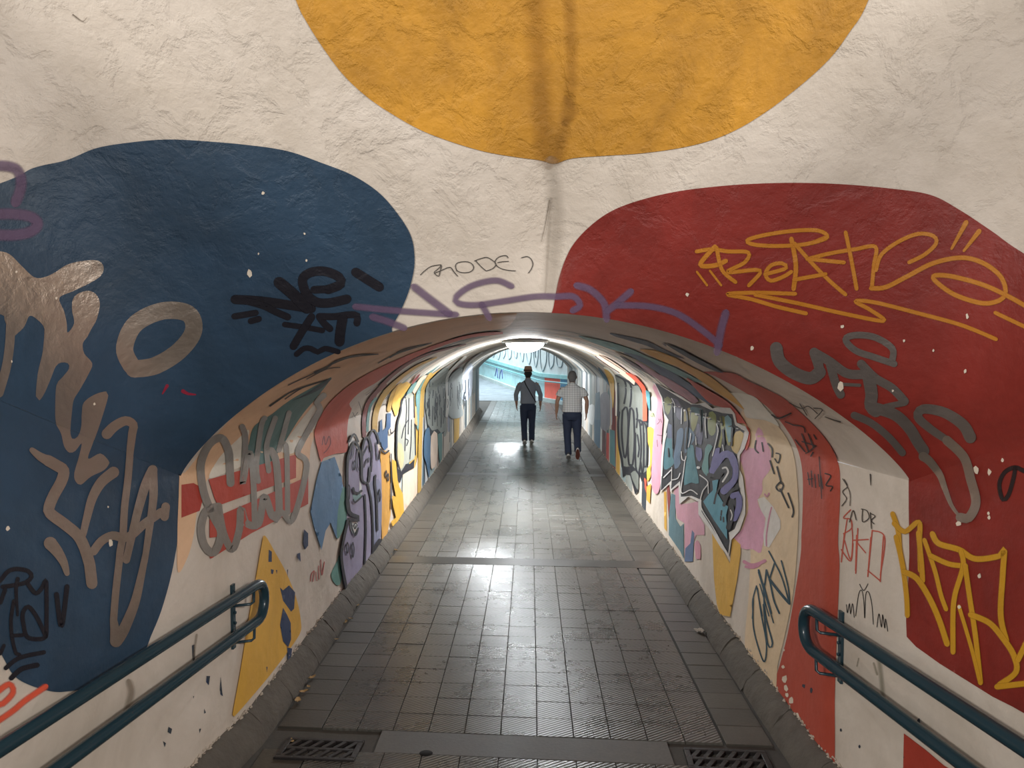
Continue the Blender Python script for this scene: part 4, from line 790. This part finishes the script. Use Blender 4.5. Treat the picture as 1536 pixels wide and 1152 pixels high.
rb = random.Random(12); LO = paint('7d9299', .6); PK = paint('d9a9b0', .6)
for i in range(22):
    s = 3.5 + i * .95; w = rb.uniform(.3, .42); z0 = 1.3 + rb.uniform(0, .2); hh = rb.uniform(1.0, 1.5)
    pts = [wp(s + w * math.cos(a), z0 + hh / 2 + hh / 2 * math.sin(a) * (1 + .12 * math.sin(3 * a + i)), .012) for a in np.linspace(0, 2 * math.pi, 20)]
    m = MB(); m.tube(pts, .022, 5, cap=False); m.build('bubble_letter', LO, wall_back)
    if i % 3 == 0:
        m = MB(); m.tube([wp(s + .1 * math.sin(q * 5), z0 + hh * (.3 + .5 * q), .012) for q in np.linspace(0, 1, 7)], .03, 5); m.build('bubble_letter', PK if i % 2 else LO, wall_back)
m = MB(); m.tube([wp(14.2, .35, .01), wp(14.3, .8, .01), wp(14.6, .6, .01), wp(14.7, .3, .01)], .03, 5); m.tube([wp(15, .3, .01), wp(15.2, .8, .01), wp(15.5, .35, .01)], .03, 5); m.build('graffiti_tag', paint('5a64a8', .6), wall_back)
M_RAMP = floor_mat('ramp_concrete', '7a8389', .7)
rv2 = [(-14, 31.5, .002), (4, 31.5, .002), (4, 54, .002 + 22.5 * .072), (-14, 54, .002 + 22.5 * .072)]
ramp = tag(link('ramp', mesh('ramp', rv2, [(0, 1, 2, 3)], False), M_RAMP), 'pale concrete ramp climbing away beyond the tunnel end', 'ramp', kind='structure')
# outer faces at the far mouth
def end_face():
    v = []; f = []; n = len(XV)
    for x in XV: v.append(vault(x, YEND))
    prof = [(xL(YEND), -.05)] + [(p.x, p.z) for p in v] + [(xR(YEND), -.05)]
    outp = [(-9, -.05)] + [(-9, 4.6) if x < -.5 else ((7, 4.6) if x > .5 else (0, 4.6)) for x in XV] + [(7, -.05)]
    vv = [(a, YEND, b) for a, b in prof] + [(a, YEND, b) for a, b in outp]; k = len(prof)
    return mesh('wall_far_end', vv, [(i, i + 1, k + i + 1, k + i) for i in range(k - 1)], False)
tag(link('wall_far', end_face(), paint('b9b4c0', .7)), 'end wall around the far mouth of the tunnel', 'wall', kind='structure')
# ------------------------------------------------------------------ litter
M_LEAF = simple('dry_leaf', 'a88a5c', .8, noise=.3, nscale=60)
def leaf_mesh(seed):
    r = random.Random(seed); v = []; f = []; n = 7
    for i in range(n):
        t = i / (n - 1); w = .016 * math.sin(math.pi * min(1, t * .94 + .03)) ** .8 * r.uniform(.8, 1.1)
        zc = .006 + .012 * (t - .5) ** 2 * r.uniform(1, 3)
        v += [(-w, (t - .5) * .06, zc + .008 * r.random()), (0, (t - .5) * .062, zc), (w, (t - .5) * .06, zc + .008 * r.random())]
    for i in range(n - 1):
        for j in (0, 1): f.append((3 * i + j, 3 * i + j + 1, 3 * i + j + 4, 3 * i + j + 3))
    v2 = v + [(x, y, z - .0012) for x, y, z in v]; k = len(v)
    f2 = f + [tuple(q + k for q in reversed(g)) for g in f]
    return mesh('dry_leaf', v2, f2)
lm = [leaf_mesh(i) for i in range(4)]
for q in lm: q.materials.append(M_LEAF)
spots = [(517, 934, 1.2, 'curled tan dry leaf in the left gutter below the yellow triangle'), (526, 928, .7, 'small dry leaf touching a larger curled leaf in the left gutter'), (468, 1017, 1.0, 'pale dry leaf lying against the left kerb beside the rail end'), (463, 1030, .6, 'tiny dry leaf scrap just in front of a pale leaf by the left kerb'), (456, 1038, .9, 'flat dry leaf third from the left drain grate'),
         (447, 1052, 1.2, 'broad dry leaf second from the left drain grate'), (505, 959, .6, 'tiny leaf fragment in the left gutter midway along the kerb'), (537, 908, .6, 'tiny pale leaf scrap in the left gutter nearest the purple creatures'), (592, 826, 1.3, 'brown crumpled leaf by the left kerb beside the cross slab'), (585, 832, .8, 'small leaf next to a brown crumpled leaf beside the cross slab'), (438, 1112, .7, 'dry leaf scrap at the edge of the left drain grate')]
for i, (a, b_, s, lab) in enumerate(spots):
    p = floor_at(a, b_, .004); o = link('dry_leaf', lm[i % 4]); o.location = (p.x, p.y, .001); o.rotation_euler = (0, 0, i * 1.3); o.scale = (s, s, s); tag(o, lab, 'leaf', 'dry leaves along the left gutter')
m = MB(); r = random.Random(3); n = 8
v = []; f = []
for i in range(n):
    for j in range(5): v.append(((j - 2) * .013 + r.uniform(-.003, .003), (i - n / 2) * .011, .012 + .010 * math.sin(i * 1.1 + j) + r.uniform(0, .006)))
for i in range(n - 1):
    for j in range(4): f.append((i * 5 + j, i * 5 + j + 1, (i + 1) * 5 + j + 1, (i + 1) * 5 + j))
k = len(v); v += [(x, y, z - .0015) for x, y, z in v]; f += [tuple(q + k for q in reversed(g)) for g in f]
o = link('paper_scrap', mesh('paper_scrap', v, f, False), simple('paper', 'd6d2cc', .7)); p = floor_at(1049, 948); o.location = (p.x, p.y, 0); o.rotation_euler = (0, 0, .7); tag(o, 'crumpled white paper scrap in the right gutter', 'litter')
# ------------------------------------------------------------------ people
def remesh(name, mb, voxel, mat, parent, smooth=4):
    me = mb.mesh(name); o = link(name, me, None, None)
    md = o.modifiers.new('r', 'REMESH'); md.mode = 'VOXEL'; md.voxel_size = voxel
    sm = o.modifiers.new('s', 'SMOOTH'); sm.iterations = smooth; sm.factor = .5
    dg = bpy.context.evaluated_depsgraph_get(); me2 = bpy.data.meshes.new_from_object(o.evaluated_get(dg)); me2.name = name
    bpy.data.objects.remove(o); bpy.data.meshes.remove(me)
    me2.polygons.foreach_set('use_smooth', [True] * len(me2.polygons)); me2.materials.clear(); me2.materials.append(mat)
    return link(name, me2, None, parent)
M_SKIN = simple('skin', 'a8806a', .6)
def person(name, loc, rz_, label, J, shirt_mat, trouser_mat, sleeve, girth, hat, hairc):
    root = empty('person', loc, rz_); tag(root, label, 'person')
    g = girth; m = MB(); V = Vector
    # body: torso, neck, head, arms with hands, legs as one surface
    m.tube([V((0, 0, .86)), V((0, 0, .95)), V((0, .005, 1.1)), V((0, 0, 1.25)), V((0, -.01, 1.36)), V((0, -.01, 1.43))], [(.13, .10), (.15, .11), (.14, .1), (.16, .11), (.17, .09), (.08, .06)], 16, up=(1, 0, 0))
    m.tube([V((0, -.01, 1.40)), V((0, .0, 1.47)), V((0, .015, 1.53))], [(.058, .06), (.054, .058), (.055, .06)], 12, up=(1, 0, 0))
    hd = [(1.475, .035, .03, .05), (1.495, .055, .055, .035), (1.53, .067, .08, .025), (1.58, .075, .094, .015), (1.62, .077, .097, .01), (1.66, .07, .086, .01), (1.69, .05, .06, .01), (1.705, .02, .025, .01)]
    m.tube([V((0, q[3], q[0])) for q in hd], [(q[1], q[2]) for q in hd], 16, up=(1, 0, 0))
    m.tube([V((0, .098, 1.6)), V((0, .118, 1.565)), V((0, .1, 1.555))], [(.008, .01), (.014, .014), (.012, .01)], 8)
    for s in (-1, 1): m.tube([V((s * .074, .01, 1.555)), V((s * .084, .0, 1.585)), V((s * .078, .005, 1.615))], [(.008, .014), (.011, .022), (.008, .014)], 8)
    for s in (-1, 1):
        sh, el, wr = J['arm'][s]
        m.tube([sh, sh.lerp(el, .5), el, el.lerp(wr, .35), wr], [.05, .045, .038, .04, .027], 12)
        dn = (wr - el).normalized(); side = V((-s, 0, 0)); fw = V((0, 1, 0))
        palm = wr + dn * .05; m.tube([wr - dn * .01, wr + dn * .03, wr + dn * .085], [(.018, .026), (.017, .038), (.014, .036)], 10, up=(1, 0, 0))
        for kf, (oy, ln) in enumerate(((.028, .065), (.010, .075), (-.009, .07), (-.027, .055))):
            b0 = wr + dn * .08 + fw * oy; b1 = b0 + dn * ln * .5 + side * .006; b2 = b0 + dn * ln * .85 + side * .022
            m.tube([b0, b1, b2], [.0095, .009, .0075], 8)
        t0 = wr + dn * .03 + fw * .03; m.tube([t0, t0 + dn * .025 + fw * .02 + side * .006, t0 + dn * .055 + fw * .026 + side * .012], [.012, .0105, .008], 8)
        hp, kn, an, toe = J['leg'][s]
        m.tube([hp, hp.lerp(kn, .5), kn, kn.lerp(an, .4), an], [.085, .07, .052, .05, .035], 12)
        m.tube([an + V((0, 0, .02)), an.lerp(toe, .5), toe], [(.035, .04), (.036, .03), (.03, .02)], 10)
    body = remesh('body', m, .0075, M_SKIN, root, 3)
    # shirt
    m = MB()
    tor = [(.885, .178, .128, 0), (.92, .182, .135, 0), (1.0, .178, .135, .005), (1.12, .172, .128, .005), (1.25, .182, .126, 0), (1.33, .192, .113, -.008), (1.385, .172, .098, -.012), (1.42, .12, .085, -.012), (1.45, .075, .07, -.008), (1.47, .064, .066, 0)]
    tor = [t for t in tor if t[0] >= J['hem']] 
    m.tube([V((0, t[3], t[0])) for t in tor], [(t[1] * g, t[2] * g) for t in tor], 24, up=(1, 0, 0))
    for s in (-1, 1):
        sh, el, wr = J['arm'][s]
        if sleeve > 1: m.tube([sh - V((s * .04, 0, -.01)), sh.lerp(el, .3), el, el.lerp(wr, sleeve - 1 - .06), el.lerp(wr, sleeve - 1)], [.05, .06, .052, .049, .053], 14)
        else: m.tube([sh - V((s * .04, 0, -.01)), sh.lerp(el, .3), sh.lerp(el, sleeve)], [.052, .068, .076], 14)
    remesh('shirt', m, .009, shirt_mat, root, 5)
    m = MB(); m.tube([V((0, .0, 1.435)), V((0, .004, 1.475)), V((0, .004, 1.49))], [(.072, .072), (.066, .07), (.06, .066)], 20, cap=False, up=(1, 0, 0)); m.build('collar', shirt_mat, root)
    # trousers
    m = MB(); tg = g
    m.tube([V((0, 0, J['hem'] + .045)), V((0, 0, .9)), V((0, -.01, .84)), V((0, -.005, .78))], [(.158 * tg, .118 * tg), (.165 * tg, .128 * tg), (.165 * tg, .132 * tg), (.14, .11)], 20, up=(1, 0, 0))
    for s in (-1, 1):
        hp, kn, an, toe = J['leg'][s]
        m.tube([hp + V((0, 0, .02)), hp.lerp(kn, .4), kn, kn.lerp(an, .5), an + (an - kn).normalized() * .005], [.1, .092, .073, .068, .066], 16)
    remesh('trousers', m, .010, trouser_mat, root, 5)
    m = MB(); m.tube([V((0, 0, J['hem'] + .02)), V((0, 0, J['hem'] + .052))], [(.163 * tg, .123 * tg), (.161 * tg, .121 * tg)], 24, cap=False, up=(1, 0, 0)); m.build('belt', simple('belt', '1c1a1a', .5), root)
    for s in (-1, 1):
        hp, kn, an, toe = J['leg'][s]; ax = (toe - an); fl = V((0, ax.y, ax.z)).normalized(); up = V((1, 0, 0)).cross(fl).normalized()
        heel = an - fl * .055 - up * .035; 
        m = MB(); c = [heel + fl * t + up * h for t, h in ((-.02, .03), (.03, .05), (.1, .05), (.17, .03), (.225, .015))]
        m.tube(c, [(.03, .03), (.042, .05), (.044, .045), (.047, .032), (.03, .018)], 14, up=(1, 0, 0))
        shoe = remesh('shoe', m, .007, J['shoe'], root, 4)
        m = MB(); v = []; f = []; n = 16; ring = []
        for i in range(n):
            a = 2 * math.pi * i / n; yy = .1 + .138 * math.cos(a); xx = .045 * math.sin(a) * (1.05 if math.cos(a) > 0 else .85); ring.append((xx, yy))
        for zo in (-.012, .018): v += [heel + V((1, 0, 0)) * x_ + fl * y_ + up * zo for x_, y_ in ring]
        f = [(i, (i + 1) % n, n + (i + 1) % n, n + i) for i in range(n)] + [tuple(range(n - 1, -1, -1)), tuple(range(n, 2 * n))]
        m.add(v, f); so = m.build('sole', J['sole'][s], shoe, False)
        if J['sole2'][s]:
            m = MB(); m.add([heel + V((1, 0, 0)) * x_ * .93 + fl * (.1 + (y_ - .1) * .96) - up * .014 for x_, y_ in ring], [tuple(range(n - 1, -1, -1))]); m.build('tread', J['sole2'][s], shoe, False)
    if hairc:
        m = MB(); hr = [(1.5, .04, .03, -.05), (1.53, .066, .05, -.035), (1.57, .08, .075, -.018), (1.62, .083, .088, -.006), (1.665, .075, .085, 0), (1.695, .052, .06, .0), (1.712, .02, .025, 0)]
        m.tube([V((0, q[3], q[0])) for q in hr], [(q[1], q[2]) for q in hr], 20, up=(1, 0, 0)); remesh('hair', m, .008, hairc, root, 2)
    if hat:
        m = MB(); m.lathe([(.0, 1.755), (.05, 1.76), (.075, 1.75), (.088, 1.70), (.094, 1.645)], n=28, sy=1.18, c=(0, .01, 0)); hb = m.build('hat', hat[0], root)
        m = MB(); m.lathe([(.0945, 1.68), (.097, 1.68), (.0975, 1.648), (.0945, 1.648)], n=28, sy=1.18, c=(0, .01, 0)); m.build('hat_band', hat[1], hb)
        m = MB(); m.lathe([(.092, 1.65), (.115, 1.642), (.138, 1.646), (.139, 1.641), (.115, 1.636), (.092, 1.644)], n=28, sy=1.15, c=(0, .01, 0)); m.build('brim', hat[0], hb)
    return root
def plaid():
    m, N, L, b = bsdf('plaid_shirt'); t = N.new('ShaderNodeTexCoord'); sep = N.new('ShaderNodeSeparateXYZ'); L.new(t.outputs['Object'], sep.inputs[0]); ps = []
    for i, sc in ((0, 200.0), (2, 150.0)):
        a = N.new('ShaderNodeMath'); a.operation = 'MULTIPLY'; a.inputs[1].default_value = sc; L.new(sep.outputs[i], a.inputs[0])
        s = N.new('ShaderNodeMath'); s.operation = 'SINE'; L.new(a.outputs[0], s.inputs[0])
        r = N.new('ShaderNodeMapRange'); r.inputs[1].default_value = .15; r.inputs[2].default_value = .5; r.inputs[3].default_value = 1; r.inputs[4].default_value = .45 if i == 0 else .82; L.new(s.outputs[0], r.inputs[0]); ps.append(r)
    mu = N.new('ShaderNodeMath'); mu.operation = 'MULTIPLY'; L.new(ps[0].outputs[0], mu.inputs[0]); L.new(ps[1].outputs[0], mu.inputs[1])
    vm = N.new('ShaderNodeVectorMath'); vm.operation = 'SCALE'; vm.inputs[0].default_value = (.9, .89, .88); L.new(mu.outputs[0], vm.inputs['Scale']); L.new(vm.outputs[0], b.inputs['Base Color']); b.inputs['Roughness'].default_value = .85
    return m
V = Vector
M_WS = simple('white_sole', 'd8d4cf', .6); M_BS = simple('brown_sole', '5c2f24', .6); M_SHOE = simple('dark_shoe', '1b1b20', .5)
navy = simple('navy_trousers', '2f384e', .85, noise=.15, nscale=12)
pA = floor_at(792, 668); pB = floor_at(858, 691)
JA = dict(hem=.915, arm={-1: (V((-.185, -.01, 1.37)), V((-.27, -.03, 1.12)), V((-.255, .03, .89))), 1: (V((.185, -.01, 1.37)), V((.275, -.03, 1.12)), V((.275, -.0, .88)))},
    leg={-1: (V((-.085, 0, .86)), V((-.09, .03, .48)), V((-.075, -.04, .10)), V((-.08, .11, .03))), 1: (V((.085, 0, .86)), V((.09, .06, .48)), V((.085, .10, .095)), V((.095, .25, .035)))}, shoe=M_SHOE, sole={-1: M_WS, 1: M_WS}, sole2={-1: None, 1: None})
A_ = person('man', (pA.x, pA.y, 0.012), math.radians(2), 'man in dark grey shirt and straw hat with shoulder strap, walking away', JA, simple('grey_shirt', '8d929b', .85, noise=.12, nscale=10), navy, 1.55, .96, (simple('straw', 'b08f78', .8, noise=.2, nscale=60), simple('hat_band', '5a3b36', .7)), simple('dark_hair', '2e2a28', .8))
m = MB(); m.tube([V((-.085, -.098, 1.43)), V((-.05, -.125, 1.34)), V((.02, -.136, 1.22)), V((.1, -.126, 1.08)), V((.165, -.06, .97)), V((.178, .01, .95))], [(.011, .004)] * 6, 8, up=(1, 0, .6)); m.build('bag_strap', simple('strap', '15151a', .7), A_)
JB = dict(hem=.90, arm={-1: (V((-.19, -.01, 1.37)), V((-.285, -.02, 1.13)), V((-.30, .05, .90))), 1: (V((.19, -.01, 1.37)), V((.28, -.05, 1.13)), V((.27, -.01, .90)))},
    leg={-1: (V((-.09, 0, .86)), V((-.09, .05, .48)), V((-.07, .06, .10)), V((-.09, .21, .035))), 1: (V((.09, 0, .86)), V((.1, .02, .47)), V((.105, -.28, .215)), V((.11, -.19, .075)))}, shoe=M_SHOE, sole={-1: M_WS, 1: M_WS}, sole2={-1: None, 1: M_BS})
B_ = person('man', (pB.x, pB.y, 0.012), math.radians(-3), 'man in white checked short-sleeved shirt and navy trousers, walking away bareheaded', JB, plaid(), navy, .62, 1.06, None, simple('grey_hair', '6f6c6a', .8, noise=.2, nscale=60))
